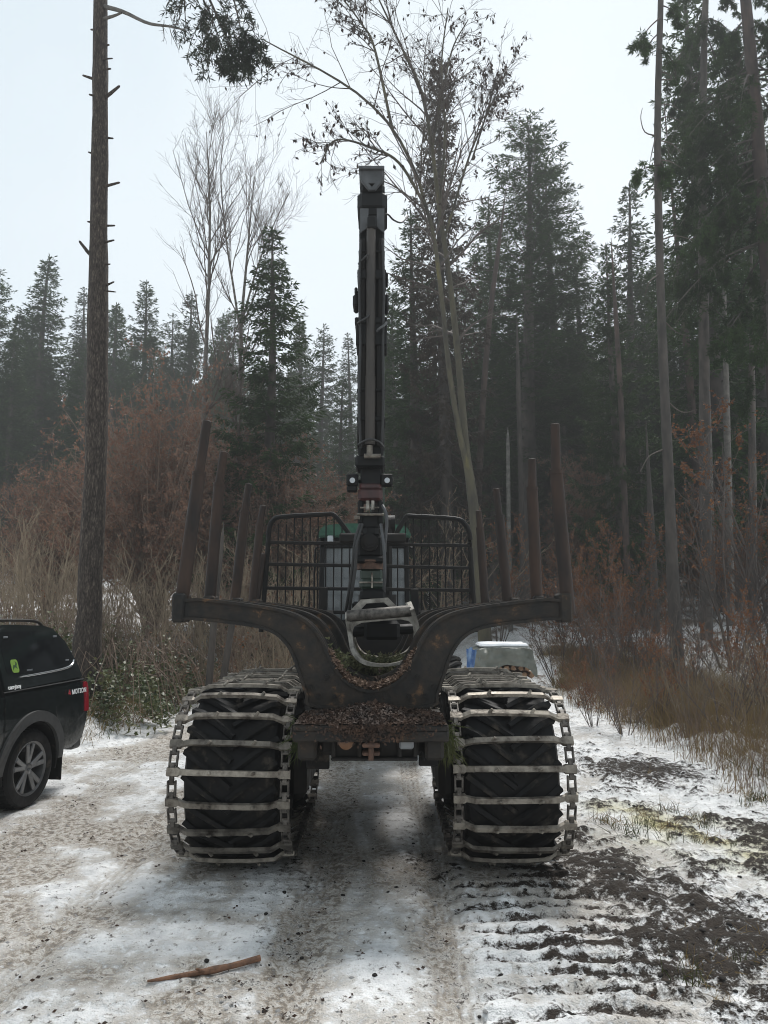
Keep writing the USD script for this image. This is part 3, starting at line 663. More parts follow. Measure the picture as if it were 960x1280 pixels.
for pts, mm, r in (([sp(471, 414, 7.04), sp(475, 410, 7.0), sp(481, 406, 7.03), sp(483, 403, 7.06)], 'hose_grey', .012), ([sp(447, 404, 7.05), sp(452, 401, 7.0), sp(458, 397, 7.0), sp(461, 394, 7.02)], 'hose', .012),
                   ([sp(480, 268, 7.2), sp(485, 268, 7.2), sp(492, 275, 7.25), sp(502, 278, 7.35), sp(510, 270, 7.5)], 'hose', .010), ([sp(448, 330, 7.08), sp(455, 323, 7.02), sp(460, 318, 7.0)], 'hose', .01),
                   ([sp(451, 300, 7.07), sp(449, 360, 7.05), sp(450.5, 430, 7.06), sp(449, 500, 7.05), sp(451, 560, 7.05)], 'hose', .014), ([sp(478, 300, 7.07), sp(480, 360, 7.05), sp(478.5, 430, 7.06), sp(479, 500, 7.05), sp(477, 560, 7.05)], 'hose', .014),
                   ([sp(448, 556, 7.04), sp(456, 551, 6.98), sp(464, 549, 6.96), sp(473, 552, 6.98), sp(479, 558, 7.04)], 'hose', .012)):
    m = MB(); m.tube(smooth_line(pts, 14), r, 7); obj('hose', m, mm, stick, smooth=50)
tip = holder('boom_tip', FW)
obj('tip_block', slab(444, 569, 481, 584, 7.05, 7.4, .02).add(*slab(448, 556, 479, 571, 7.12, 7.38, .02).get()).add(*slab(450.5, 583, 477, 612, 7.12, 7.32, .015).get()), 'black_paint', tip)
m = MB(); m.cyl(sp(455, 570, 7.02), sp(476, 570, 7.02), .022, 8); m.cyl(sp(462, 557, 7.03), sp(462, 572, 7.03), .03, 10); obj('tip_pin', m, 'worn_steel', tip, smooth=30)
m = MB(); m.cyl(sp(436, 602, 7.2), sp(490, 602, 7.2), .018, 8); obj('lamp_arm', m, 'black_paint', tip)
for x in (440.5, 484):
    m = MB(); m.add(*slab(x - 7.5, 592, x + 7, 607, 7.1, 7.2, .012).get()); hs = obj('work_lamp', m, 'black_paint', tip)
    c = sp(x, 600.5, 7.095); m = MB(); m.cyl(c + [0, .01, 0], c + [0, -.006, 0], .027, 14)
    obj('lamp_glass', m, 'lamp_glass', tip)
m = MB(); m.add(*slab(433.5, 607, 446, 614, 7.1, 7.2, .01).get()); obj('lamp_bracket', m, 'black_paint', tip)
# link assembly, rotator, grapple
lk = holder('rotator_link', FW)
obj('link_housing', slab(447.5, 609, 478.5, 626, 7.1, 7.36, .03).add(*slab(449, 603, 477, 612, 7.11, 7.33, .02).get()), 'red_paint', lk)
m = MB()
for x0, x1 in ((447, 454), (472, 479)): m.add(*slab(x0, 625, x1, 655, 7.12, 7.34, .015).get())
m.add(*slab(450, 640, 476, 662, 7.14, 7.3, .03).get()); m.add(*slab(453, 655, 474, 672, 7.12, 7.3, .04).get())
obj('link_plate', m, 'black_paint', lk)
m = MB()
for x in (459.5, 466): m.cyl(sp(x, 626, 7.1), sp(x, 637, 7.1), .017, 8)
obj('link_bolt', m, 'grapple_steel', lk, smooth=30)
m = MB(); m.cyl(sp(446, 643, 7.11), sp(480, 643, 7.11), .014, 8); m.cyl(sp(450, 634.5, 7.1), sp(474, 634.5, 7.1), .008, 6); m.cyl(sp(443, 647, 7.12), sp(450, 647, 7.12), .02, 8); obj('link_pin', m, 'worn_steel', lk, smooth=30)
c = sp(462, 678, 7.08); m = MB(); m.cyl(c + [0, -.02, 0], c + [0, .2, 0], .085, 22); m.cyl(c + [0, -.04, 0], c + [0, 0, 0], .055, 20); m.cyl(c + [0, -.05, 0], c + [0, 0, 0], .03, 14); obj('hanger_boss', m, 'dark_steel', lk, smooth=30)
m = MB(); m.add(*slab(446, 668, 479, 697, 7.12, 7.3, .03).get()); m.add(*slab(444.5, 695, 480, 704, 7.06, 7.34, .02).get()); obj('hanger', m, 'black_paint', lk)
m = MB(); m.add(*slab(424, 666, 508, 678, 9.5, 9.62, .02, 9.5).get()); obj('column_yoke', m, 'dark_steel', FW)
for pts, mm in (([sp(478, 632, 7.1), sp(482, 640, 7.05), sp(483.5, 655, 7.05), sp(482, 672, 7.06), sp(481, 690, 7.1)], 'hose_grey'), ([sp(450, 655, 7.08), sp(444, 675, 7.0), sp(441, 705, 7.0), sp(437, 735, 7.02), sp(432, 765, 7.1)], 'hose'),
                ([sp(453, 655, 7.08), sp(446, 680, 6.98), sp(444, 710, 6.98), sp(440, 738, 7.0), sp(436, 770, 7.1)], 'hose'), ([sp(476, 655, 7.08), sp(480, 685, 7.0), sp(481, 715, 7.0), sp(480, 742, 7.1)], 'hose_grey')):
    m = MB(); m.tube(smooth_line(pts, 14), .016, 7); obj('hose', m, mm, lk, smooth=50)
c0, c1 = sp(463, 703), sp(463, 712); m = MB(); m.cyl((c0[0], 7.2, c0[2]), (c0[0], 7.2, c1[2]), .135, 20); m.cyl((c0[0], 7.2, c0[2] + .02), (c0[0], 7.2, c0[2]), .15, 20); rot = obj('rotator', m, 'rust', FW, smooth=30)
m = MB(); m.add(*slab(450, 711, 478, 725, 7.1, 7.3, .02).get()); m.add(*slab(449, 722, 481, 737, 7.08, 7.32, .03).get()); obj('rotator_motor', m, 'green_dark', rot)
m = MB(); m.cyl(sp(465, 716, 7.06), sp(465, 735, 7.06), .01, 6); m.cyl(sp(449, 728, 7.07), sp(480, 728, 7.07), .008, 6); obj('rotator_bolt', m, 'worn_steel', rot)
m = MB(); m.add(*slab(450, 736, 482, 751, 7.06, 7.34, .025).get()); obj('rotator_foot', m, 'black_paint', rot)
gr = holder('grapple', FW)
Yg = 7.2
def q2(*pts): return [(lambda p: (p[0], p[2]))(P(x, y, 7.0)) for x, y in pts]
arch = Polygon(q2((437, 764), (451, 749.5), (485, 747), (498, 760), (489, 760.5), (479.5, 753), (458, 754.5), (451, 762)))
m = MB(); m.prism(arch, 6.98, 7.01, .003); m.prism(arch, 7.39, 7.42, .003); obj('housing_plate', m, 'grapple_steel', gr)
m = MB(); m.add(*slab(440, 752, 492, 765, 7.05, 7.35, .02).get()); obj('grapple_body', m, 'black_paint', gr)
for side, yy in ((-1, 6.86), (1, 7.54)):
    jaw = [(434, 769), (437, 790), (441, 808), (447, 819), (456, 826), (470, 829), (486, 829), (502, 826), (514, 818), (521, 806), (523, 793), (519, 775), (513, 757)]
    dep = np.interp([p[1] for p in jaw], [757, 785, 810, 829], [0, -.10, -.04, .16]) * -side
    pts = np.array([P(x, y, 6.9) + np.array([0, (yy - 6.9) + d, 0]) for (x, y), d in zip(jaw, -dep)])
    pts = smooth_line(pts, 40); w0 = .045
    # a flat blade that follows the line: wide in depth, thin across
    t = np.gradient(pts, axis=0); t /= np.linalg.norm(t, axis=1)[:, None]
    nrm = np.cross(t, [0, 1, 0]); nrm /= np.linalg.norm(nrm, axis=1)[:, None]; dd = np.cross(nrm, t)
    hw = np.interp(np.linspace(0, 1, 40), [0, .3, .5, .7, 1], [.085, .065, .012, .065, .085])[:, None]; tk_ = np.interp(np.linspace(0, 1, 40), [0, .25, .5, .75, 1], [.02, .02, .012, .02, .02])[:, None]
    v = np.stack([pts + nrm * tk_ + dd * hw, pts - nrm * tk_ + dd * hw, pts - nrm * tk_ - dd * hw, pts + nrm * tk_ - dd * hw], 1).reshape(-1, 3); f = []
    for i in range(39):
        for j in range(4):
            a, b, c, d = i * 4 + j, i * 4 + (j + 1) % 4, i * 4 + 4 + (j + 1) % 4, i * 4 + 4 + j; f += [[a, b, c], [a, c, d]]
    f += [[0, 1, 2], [0, 2, 3], [156, 158, 157], [156, 159, 158]]
    g = obj('jaw', (v, f), 'grapple_steel', gr)
    m = MB(); a, b = pts[0] + [0, 0, -.0], pts[-1]; a = P(433.5, 770.5, yy); b = P(514, 763.5, yy); m.tube([a, a + (b - a) * .02, b - (b - a) * .02, b], [.048, .054, .054, .048], 16); obj('jaw_tube', m, 'link_steel', gr, smooth=30)
    m = MB(); pg = [(436, 776), (516, 769), (519, 784), (511, 776.5), (500, 774), (452, 778.5), (443, 783), (440, 792)]
    m.prism([(lambda p: (p[0], p[2]))(P(x, y, yy)) for x, y in pg], yy - .012, yy + .012, .003); obj('jaw_web', m, 'grapple_steel', gr)
m = MB(); m.cyl(P(440, 790, 7.2), P(516, 786, 7.2), .05, 12); m.add(*slab(455, 776, 500, 800, 7.1, 7.3, .03).get()); obj('grapple_cylinder', m, 'black_paint', gr, smooth=30)

# things seen dark behind the grapple: load frame cross beams and engine-side plates
m = MB()
for y in (7.3, 8.5): m.lohi(np.array((CX - .5, y - .05, 1.24)), np.array((CX + .5, y + .05, 1.34)), .015)
for s in (-1, 1): m.bar((CX + s * .33, 8.1, 1.3), (CX + s * .62, 9.6, 1.95), .1, .1, .012)
obj('cross_beam', m, 'dark_steel', FW)
m = MB(); m.lohi(np.array((CX - .95, 10.6, .8)), np.array((CX + .95, 11.4, 1.55)), .05); m.lohi(np.array((CX - .4, 10.0, .75)), np.array((CX + .4, 11.0, 1.3)), .04); obj('articulation', m, 'dark_steel', FW)
m = MB(); m.lohi(np.array((CX - .85, 11.3, .85)), np.array((CX + .85, 15.2, 1.5)), .06); obj('front_frame', m, 'dark_steel', FW)
hood = MB().prism(Polygon([(13.6, 1.45), (13.6, 2.35), (14.9, 2.2), (15.5, 1.9), (15.6, 1.2), (15.3, 1.0), (13.6, 1.0)]), CX - .6, CX + .6, .06, axis='x'); obj('hood', hood, 'green_paint', FW)
# cab
cab = holder('cab', FW); YC = 11.75
c0 = P(398, 668, YC); c1 = P(513, 668, YC); cxm = (c0[0] + c1[0]) / 2; cw = (c1[0] - c0[0]) / 2
zt = P(456, 668, YC)[2]; zb = 1.5; ztop = P(456, 655, YC)[2]
rp = smooth_line([(cxm - cw, zt - .05), (cxm - cw * .99, zt + .03), (cxm - cw * .8, ztop - .02), (cxm, ztop + .01), (cxm + cw * .8, ztop - .02), (cxm + cw * .99, zt + .03), (cxm + cw, zt - .05)], 30)
m = MB(); m.prism(Polygon([tuple(p) for p in rp]), YC - .05, YC + 1.75, .03); obj('roof', m, 'green_paint', cab, smooth=30)
m = MB(); m.lohi(np.array((cxm - cw * .98, YC, zt - .22)), np.array((cxm + cw * .98, YC + .06, zt - .05)), .015); obj('rear_header', m, 'black_paint', cab)
m = MB(); m.lohi(np.array((cxm - cw, YC, zb - .3)), np.array((cxm + cw, YC + 1.7, zb + .35)), .05); obj('cab_body', m, 'black_paint', cab)
for sx in (-1, 1):
    for y in (YC + .04, YC + 1.62):
        m = MB(); m.bar((cxm + sx * (cw - .045), y, zb + .3), (cxm + sx * (cw - .07), y, zt), .08, .08, .015, up=(0, 1, 0)); obj('cab_post', m, 'black_paint', cab)
def quad_pane(a, b, c, d): return (np.array([a, b, c, d], float), np.array([[0, 1, 2], [0, 2, 3]]))
x0, x1 = cxm - cw + .08, cxm + cw - .08
m = MB(); m.lohi(np.array((x0, YC + .03, zb + .34)), np.array((x1, YC + .038, zt - .2))); obj('rear_window', m, 'cab_glass', cab)
m = MB(); m.lohi(np.array((x0, YC + 1.63, zb + .34)), np.array((x1, YC + 1.638, zt - .05))); obj('front_window', m, 'cab_glass', cab)
for s in (-1, 1):
    xx = cxm + s * (cw - .055); m = MB(); m.lohi(np.array((xx - .004, YC + .09, zb + .34)), np.array((xx + .004, YC + 1.58, zt - .05))); obj('side_window', m, 'cab_glass', cab)
m = MB(); m.blob((cxm, YC + .75, 2.1), (.27, .14, .45), 3, 3, .08); m.blob((cxm, YC + .8, 1.75), (.28, .3, .12), 4, 3, .08); m.lohi(np.array((cxm - .42, YC + .6, 1.6)), np.array((cxm - .3, YC + .95, 2.0)), .03); m.lohi(np.array((cxm + .3, YC + .6, 1.6)), np.array((cxm + .42, YC + .95, 2.0)), .03)
obj('seat', m, 'dark_steel', cab, smooth=40)
for x in (413, 489):
    c = P(x, 673.5, YC - .03); m = MB(); m.box(c, (.09, .06, .1), None, .012); obj('cab_lamp', m, 'lamp_glass', cab)
# ridge beacon and the rail with the grab bars
for s in (-1, 1):
    m = MB(); m.tube(smooth_line([(cxm + s * cw * 1.0, YC + .1, zb + .3), (cxm + s * (cw + .06), YC + .1, zb + .5), (cxm + s * (cw + .06), YC + .1, zt - .3), (cxm + s * cw, YC + .1, zt - .2)], 12), .016, 7); obj('grab_bar', m, 'black_paint', cab, smooth=50)

# bark litter on the ledge and bunk lip, brash in the bed
lr = np.random.default_rng(11)


def chips(n, c, ext, size, zf, seed):
    r = np.random.default_rng(seed)
    p = np.asarray(c) + (r.random((n, 3)) - .5) * np.asarray(ext); p[:, 2] = zf(p[:, 0], p[:, 1]) + r.random(n) * .012
    d = r.normal(size=(n, 3)) * [1, 1, .45]; d /= np.linalg.norm(d, axis=1)[:, None]
    s = np.cross(d, r.normal(size=(n, 3))); s /= np.linalg.norm(s, axis=1)[:, None]
    L = size * r.uniform(.4, 1.3, n)
    return cards(p, d, s, L, L * r.uniform(.2, .5, n), .5)


m = MB()
heap = lambda x, y: 1.225 + (.06 * np.exp(-((x - CX) / .2) ** 2) + .02) * sstep(5.12, 5.45, y) * sstep(.56, .40, np.abs(x - CX))
hx, hy = np.meshgrid(np.linspace(CX - .52, CX + .52, 80), np.linspace(5.155, 5.63, 36)); hz = heap(hx, hy) + .03 * (meshkit.fbm(np.stack([hx * 16, hy * 16, 0 * hx], -1), 4, 3) - .35)
i = (np.arange(35)[:, None] * 80 + np.arange(79)[None]).ravel(); q = np.stack([i, i + 1, i + 81, i + 80], -1)
m.add(np.stack([hx.ravel(), hy.ravel(), np.maximum(hz.ravel(), 1.222)], -1), np.vstack([q[:, [0, 1, 2]], q[:, [0, 2, 3]]]))
m.add(*chips(5200, (CX, 5.39, 0), (1.0, .46, 0), .024, lambda x, y: heap(x, y) + .005, 1))
# spill over the edge and hang below it
r = np.random.default_rng(4); n = 700
p = np.stack([CX + r.normal(0, .17, n), 5.145 - r.random(n) * .012, 1.225 - np.abs(r.normal(0, .05, n))], -1)
d = r.normal(size=(n, 3)); d /= np.linalg.norm(d, axis=1)[:, None]; s = np.cross(d, [0, 1, .2]); s /= np.linalg.norm(s, axis=1)[:, None]
m.add(*cards(p, d, s, r.uniform(.015, .04, n), .008, .5))
t1 = thing('bark_litter', 'brown bark litter and needles heaped on the rear ledge of the forwarder', 'bark litter', kind='stuff'); obj('litter', m, 'bark_litter', t1)
m = MB()
lip = lambda x: np.interp(np.abs(x - CX), [-ht[k][0] for k in range(len(ht) - 1, -1, -1)], [ht[k][1] for k in range(len(ht) - 1, -1, -1)])
r = np.random.default_rng(6); n = 2600
x = CX + (r.random(n) - .5) * .66; y = BY[0] + (r.random(n) - .5) * .2; p = np.stack([x, y, lip(x) + .004 + r.random(n) * .03 * np.cos((x - CX) / .36 * 1.3)], -1)
d = r.normal(size=(n, 3)) * [1, 1, .5]; d /= np.linalg.norm(d, axis=1)[:, None]; s = np.cross(d, r.normal(size=(n, 3))); s /= np.linalg.norm(s, axis=1)[:, None]
m.add(*cards(p, d, s, r.uniform(.012, .045, n), r.uniform(.004, .013, n), .5))
t1 = thing('bark_litter', 'reddish bark crumbs lying in the hollow of the rearmost bunk', 'bark litter', kind='stuff'); obj('litter', m, 'chip_light', t1)


def sprays(n, base, ext, L, seed, up=.35, W=.006, per=26, nl=.035):
    """Little conifer sprays: a stalk with needles."""
    r = np.random.default_rng(seed); m = MB()
    for k in range(n):
        p0 = np.asarray(base) + (r.random(3) - .5) * np.asarray(ext); d = r.normal(size=3) * [1, .8, up]; d[2] = abs(d[2]); d /= np.linalg.norm(d); l = L * r.uniform(.5, 1.2)
        u = r.random(per); q = p0 + u[:, None] * d * l + [0, 0, 0]
        nd = d * .7 + r.normal(size=(per, 3)) * .6; nd /= np.linalg.norm(nd, axis=1)[:, None]; s = np.cross(nd, r.normal(size=(per, 3))); s /= np.linalg.norm(s, axis=1)[:, None]
        m.add(*cards(q, nd, s, nl * r.uniform(.7, 1.3, per), W))
    return m


t1 = thing('conifer_brash', 'green conifer twigs and moss lying in the load bed under the grapple', 'brash', kind='stuff')
m = sprays(330, (CX + .02, 7.3, 1.45), (.84, .8, .13), .16, 21, W=.008); obj('needles', m, 'moss_green', t1)
m = sprays(60, (CX - .36, 6.2, 1.55), (.16, .4, .2), .16, 22, W=.008); obj('needles', m, 'moss_green', t1)
m = sprays(25, (CX + .1, 6.2, 1.37), (.6, .5, .06), .16, 23, W=.009); obj('dry_needles', m, 'bark_litter', t1)
t1 = thing('conifer_brash', 'wisps of grass and twigs caught between frame and left track', 'brash', kind='stuff')
m = MB(); r = np.random.default_rng(9); n = 260; p = np.stack([CX - .50 + r.normal(0, .035, n), 5.45 + r.random(n) * .3, 1.22 - r.random(n) * .22], -1); d = r.normal(size=(n, 3)) * [.5, .5, .4] + [0, -.2, -.7]; d /= np.linalg.norm(d, axis=1)[:, None]; s = np.cross(d, [0, 1, 0]); s /= np.linalg.norm(s, axis=1)[:, None]
m.add(*cards(p, d, s, r.uniform(.06, .2, n), .004)); obj('grass', m, 'grass_green', t1)
t1 = thing('conifer_brash', 'wisps of grass and twigs caught between frame and right track', 'brash', kind='stuff')
m = MB(); p = p.copy(); p[:, 0] = 2 * CX - p[:, 0] + .04; p[:, 2] -= .04; m.add(*cards(p, d, s, r.uniform(.06, .2, n), .004)); obj('grass', m, 'grass_green', t1)
# ------------------------------------------------------------------ the pickup truck
TX, TY, TA = -3.60, 7.86, math.radians(90 - 9.0)
TK = thing('pickup_truck', 'black pickup truck with hardtop canopy and alloy wheels, parked at the left edge', 'pickup truck', (TX, TY, 0), math.degrees(TA))
# local: +x to the rear, -y the side one sees, z up; rear axle at x = 0, the wheel's outer face at y = 0
W2 = .97


def yside(z): return np.interp(z, [.3, .55, .85, 1.12, 1.2, 1.84], [.05, .02, 0, .02, .05, .27])  # how far the flank leans in


def squeeze(x): return np.where(x > .5, .5 + (x - .5) * .66, x)                     # the short tail


def flank_body(poly, zcuts=(), inset=.0):
    """Side profile across the full width, its flanks leaning in with height."""
    pl = Polygon(poly); m = MB()
    import shapely
    pl = shapely.segmentize(pl, .12)
    for ch, a, b in ((0, .03, 2 * W2 - .03), (.03, 0, 2 * W2)):
        g = pl.buffer(-ch, join_style=1) if ch else pl
        for gg in getattr(g, 'geoms', [g]):
            e = trimesh.creation.extrude_polygon(gg, 1.0, engine='earcut'); v = np.array(e.vertices); f = np.array(e.faces); v[:, 0] = squeeze(v[:, 0])
            lean = yside(v[:, 1])
            y = np.where(v[:, 2] > .5, b - lean, a + lean)
            m.add(np.stack([v[:, 0], y, v[:, 1]], 1), f[:, ::-1])
    return m


def arch_pts(cx, r, z0, n=18):
    a = np.linspace(0, np.pi, n); return [(cx + r * math.cos(t), .38 + r * math.sin(t)) for t in a]


low = [(-4.15, .5), (-4.2, .8), (-4.05, 1.05), (-3.0, 1.12), (-2.6, 1.15), (1.2, 1.2), (1.25, 1.1), (1.24, .72), (1.16, .52), (.92, .46), (.45, .46)]
body = Polygon(low + [(-.45, .42), (-2.6, .42), (-3.55, .45)]).buffer(.0)
from shapely.geometry import Point
for c in (0, -3.1): body = body.difference(Point(c, .40).buffer(.46, 24)).difference(Polygon([(c - .46, 0), (c + .46, 0), (c + .46, .4), (c - .46, .4)]))
body = max(getattr(body, 'geoms', [body]), key=lambda g: g.area)
obj('body', flank_body(body.simplify(.004)), 'truck_paint', TK, smooth=30)
canopy = [(-.47, 1.17), (-.47, 1.80), (-.2, 1.845), (.45, 1.825), (.70, 1.785), (.92, 1.66), (1.11, 1.42), (1.20, 1.2)]
obj('canopy', flank_body(canopy), 'truck_paint', TK, smooth=30)
cabp = [(-.5, 1.13), (-.5, 1.76), (-.75, 1.83), (-1.7, 1.83), (-2.1, 1.75), (-2.85, 1.14)]
obj('cab', flank_body(cabp), 'truck_paint', TK, smooth=30)


def on_side(poly, off, thick=.012):
    """A flat piece that lies on the near flank."""
    import shapely
    g = shapely.segmentize(Polygon(poly).buffer(0), .08); m = MB()
    for gg in getattr(g, 'geoms', [g]):
        e = trimesh.creation.extrude_polygon(gg, 1.0, engine='earcut'); v = np.array(e.vertices); v[:, 0] = squeeze(v[:, 0])
        y = yside(v[:, 1]) - off + v[:, 2] * (thick + off)
        m.add(np.stack([v[:, 0], y, v[:, 1]], 1), np.array(e.faces)[:, ::-1])
    return m


def rnd(poly, r): return Polygon(poly).buffer(-r).buffer(r)


win = rnd([(-.36, 1.36), (-.36, 1.775), (.52, 1.765), (.72, 1.71), (.90, 1.57), (1.01, 1.42), (.9, 1.365), (.2, 1.335)], .04)
obj('canopy_window', on_side(win, .004), 'truck_glass', TK)
strip = smooth_line([(-.18, 1.318), (.2, 1.325), (.7, 1.345), (.92, 1.375), (1.0, 1.42)], 20)
m = MB(); m.tube([(float(squeeze(x)), yside(z) - .006, z) for x, z in strip], np.interp(np.linspace(0, 1, 20), [0, .1, .8, 1], [.006, .011, .015, .012]), 8); obj('window_strip', m, 'chrome', TK, smooth=50)
m = MB()
for x, z in ((-.26, 1.72), (.58, 1.70), (.70, 1.43)): m.box((x, yside(z) - .008, z), (.07, .01, .02), None, .004)
obj('window_clip', m, 'grey_lens', TK)
c = (-.22, 1.43); ov = affinity.scale(Point(c).buffer(.06, 12), .95, 1.05); st = obj('sticker', on_side(rnd([(c[0] - .055, c[1] - .065), (c[0] + .055, c[1] - .065), (c[0] + .055, c[1] + .065), (c[0] - .055, c[1] + .065)], .03), .0065), 'sticker_green', TK)
deer = [(-.035, -.01), (-.02, .012), (.005, .01), (.018, .03), (.012, .045), (.03, .035), (.036, .018), (.022, .0), (.03, -.03), (.012, -.012), (-.015, -.012), (-.036, -.04)]
obj('emblem', on_side([(c[0] + a, c[1] + b) for a, b in deer], .009), 'sticker_dark', st)
m = MB(); m.box((.0, yside(1.38) - .007, 1.375), (.09, .004, .016)); obj('small_print', m, 'grey_lens', TK)


def side_text(txt, x, z, h, off, bold=False):
    t = meshkit.text_mesh(txt, h, .003, bold); v = np.array(t.vertices)
    return (np.stack([x + v[:, 0], yside(z + v[:, 1]) - off - v[:, 2], z + v[:, 1]], 1), np.array(t.faces))


obj('lettering', side_text('4', .58, 1.055, .055, .004, True), 'red_letters', TK)
obj('lettering', side_text('MOTION', .65, 1.055, .05, .004, True), 'white_letters', TK)
obj('badge', side_text('carryboy', -.40, 1.215, .035, .004, True), 'white_letters', TK)
# wheel-arch flares, mud flap, lamps, roof rail, seams
for c in (0, -3.1):
    outer = Point(c, .40).buffer(.56, 24).union(Polygon([(c - .56, .46), (c + .56, .46), (c + .50, .40), (c - .5, .40)])); inner = Point(c, .40).buffer(.455, 24)
    fl = outer.difference(inner).difference(Polygon([(c - 1, -.5), (c + 1, -.5), (c + 1, .40), (c - 1, .40)]))
    obj('wheel_arch', on_side(fl.union(affinity.translate(fl, 0, 0)), .025), 'truck_plastic', TK)
    m = MB(); m.prism(Point(c, .40).buffer(.46, 20).difference(Point(c, .4).buffer(.44, 20)).difference(Polygon([(c - 1, -.5), (c + 1, -.5), (c + 1, .3), (c - 1, .3)])), .03, .6); obj('wheel_well', m, 'rubber', TK)
obj('tail_light', on_side([(1.12, .84), (1.245, .84), (1.235, 1.165), (1.13, 1.165)], .008), 'tail_red', TK)
m = MB(); m.box((.56, .14, .36), (.02, .22, .42), None, .006); obj('mud_flap', m, 'rubber', TK)
m = MB(); m.lohi(np.array((.90, .03, .82)), np.array((1.005, .17, 1.17)), .02); obj('tail_light', m, 'tail_red', TK)
m = MB(); m.lohi(np.array((.90, 2 * W2 - .17, .82)), np.array((1.005, 2 * W2 - .03, 1.17)), .02); obj('tail_light', m, 'tail_red', TK)
m = MB(); m.lohi(np.array((.9, .12, .40)), np.array((1.09, 2 * W2 - .12, .56)), .03); obj('rear_bumper', m, 'truck_plastic', TK)
m = MB(); m.lohi(np.array((.985, .2, .62)), np.array((1.003, 2 * W2 - .2, 1.14)), .01); obj('tailgate', m, 'truck_paint', TK)
for yy in (.34, 2 * W2 - .34):
    m = MB(); m.tube(smooth_line([(-.42, yy, 1.83), (-.38, yy, 1.885), (.15, yy, 1.885), (.42, yy, 1.865), (.55, yy, 1.80)], 16), .016, 8); obj('roof_rail', m, 'chrome_rod', TK, smooth=50)
obj('panel_seam', on_side([(-.492, .5), (-.492, 1.75), (-.475, 1.75), (-.475, .5)], .002), 'rubber', TK)
obj('body_crease', on_side([(-.47, 1.195), (1.18, 1.205), (1.18, 1.197), (-.47, 1.187)], .004), 'truck_plastic', TK)
side_w = rnd([(-.68, 1.22), (-.68, 1.70), (-.9, 1.745), (-1.55, 1.745), (-1.55, 1.2)], .05); obj('side_window', on_side(side_w, .004), 'truck_glass', TK)
side_w = rnd([(-1.62, 1.2), (-1.62, 1.745), (-1.9, 1.72), (-2.55, 1.24)], .04); obj('side_window', on_side(side_w, .004), 'truck_glass', TK)
wind = MB(); wind.bar((-2.0, W2, 1.72), (-2.78, W2, 1.2), 1.3, .02, .004, up=(0, 0, 1)); obj('windscreen', wind, 'truck_glass', TK)
for s in (.3, 2 * W2 - .3):
    m = MB(); m.box((-4.14, s, .86), (.12, .34, .16), None, .03); obj('headlight', m, 'lamp_glass', TK)
m = MB(); m.box((-4.17, W2, .8), (.06, .9, .2), None, .02); obj('grille', m, 'truck_plastic', TK)
m = MB(); m.bar((-2.35, -.12, 1.18), (-2.35, .06, 1.18), .2, .16, .05, up=(0, 0, 1)); obj('door_mirror', m, 'truck_plastic', TK)


def truck_wheel(cx, cy, sgn):
    R = .385; h = holder('wheel', TK); m = MB()
    m.lathe([(0, .27), (-.012, .29), (-.018, .33), (-.008, .365), (.02, R), (.22, R), (.245, .36), (.25, .3), (.24, .26)] if sgn > 0 else [(0, .27), (.012, .29), (.018, .33), (.008, .365), (-.02, R), (-.22, R), (-.245, .36), (-.25, .3), (-.24, .26)], (cx, cy, R), 1, 44)
    for k in range(40):
        a = 2 * np.pi * k / 40; m.box((cx + (R + .001) * math.cos(a), cy + sgn * .12, R + (R + .001) * math.sin(a)), (.012, .2, .035), np.array([[math.cos(a), 0, -math.sin(a)], [0, 1, 0], [math.sin(a), 0, math.cos(a)]]), .003)
    obj('tyre', m, 'rubber', h, smooth=35)
    m = MB(); s = sgn
    m.lathe([(s * .0, .272), (s * -.004, .268), (s * .01, .245), (s * .06, .24), (s * .16, .23), (s * .2, .01)], (cx, cy, R), 1, 40)
    m.lathe([(s * .03, .001), (s * .012, .03), (s * .02, .06), (s * .06, .075)], (cx, cy, R), 1, 24)
    for k in range(5):
        for d in (-.2, .2):
            a = 2 * np.pi * k / 5 + d + .3; a0 = 2 * np.pi * k / 5 + d * .35 + .3
            p, q = np.array((cx + .05 * math.cos(a0), cy + s * .03, R + .05 * math.sin(a0))), np.array((cx + .25 * math.cos(a), cy + s * .012, R + .25 * math.sin(a)))
            m.bar(p, q, .05, .03, .008, up=(0, -s, 0))
    obj('rim', m, 'alloy', h, smooth=30)
    m = MB(); m.lathe([(s * .1, .16), (s * .1, .03), (s * .12, .03), (s * .12, .16)], (cx, cy, R), 1, 24); obj('brake_disc', m, 'dark_steel', h)


for cx in (0, -3.1):
    truck_wheel(cx, .035, 1); truck_wheel(cx, 2 * W2 - .035, -1)
m = MB(); m.lohi(np.array((-3.9, .25, .34)), np.array((.85, 2 * W2 - .25, .5)), .03); m.cyl((0, .2, .385), (0, 2 * W2 - .2, .385), .06); m.cyl((-3.1, .2, .385), (-3.1, 2 * W2 - .2, .385), .05); obj('underbody', m, 'rubber', TK)

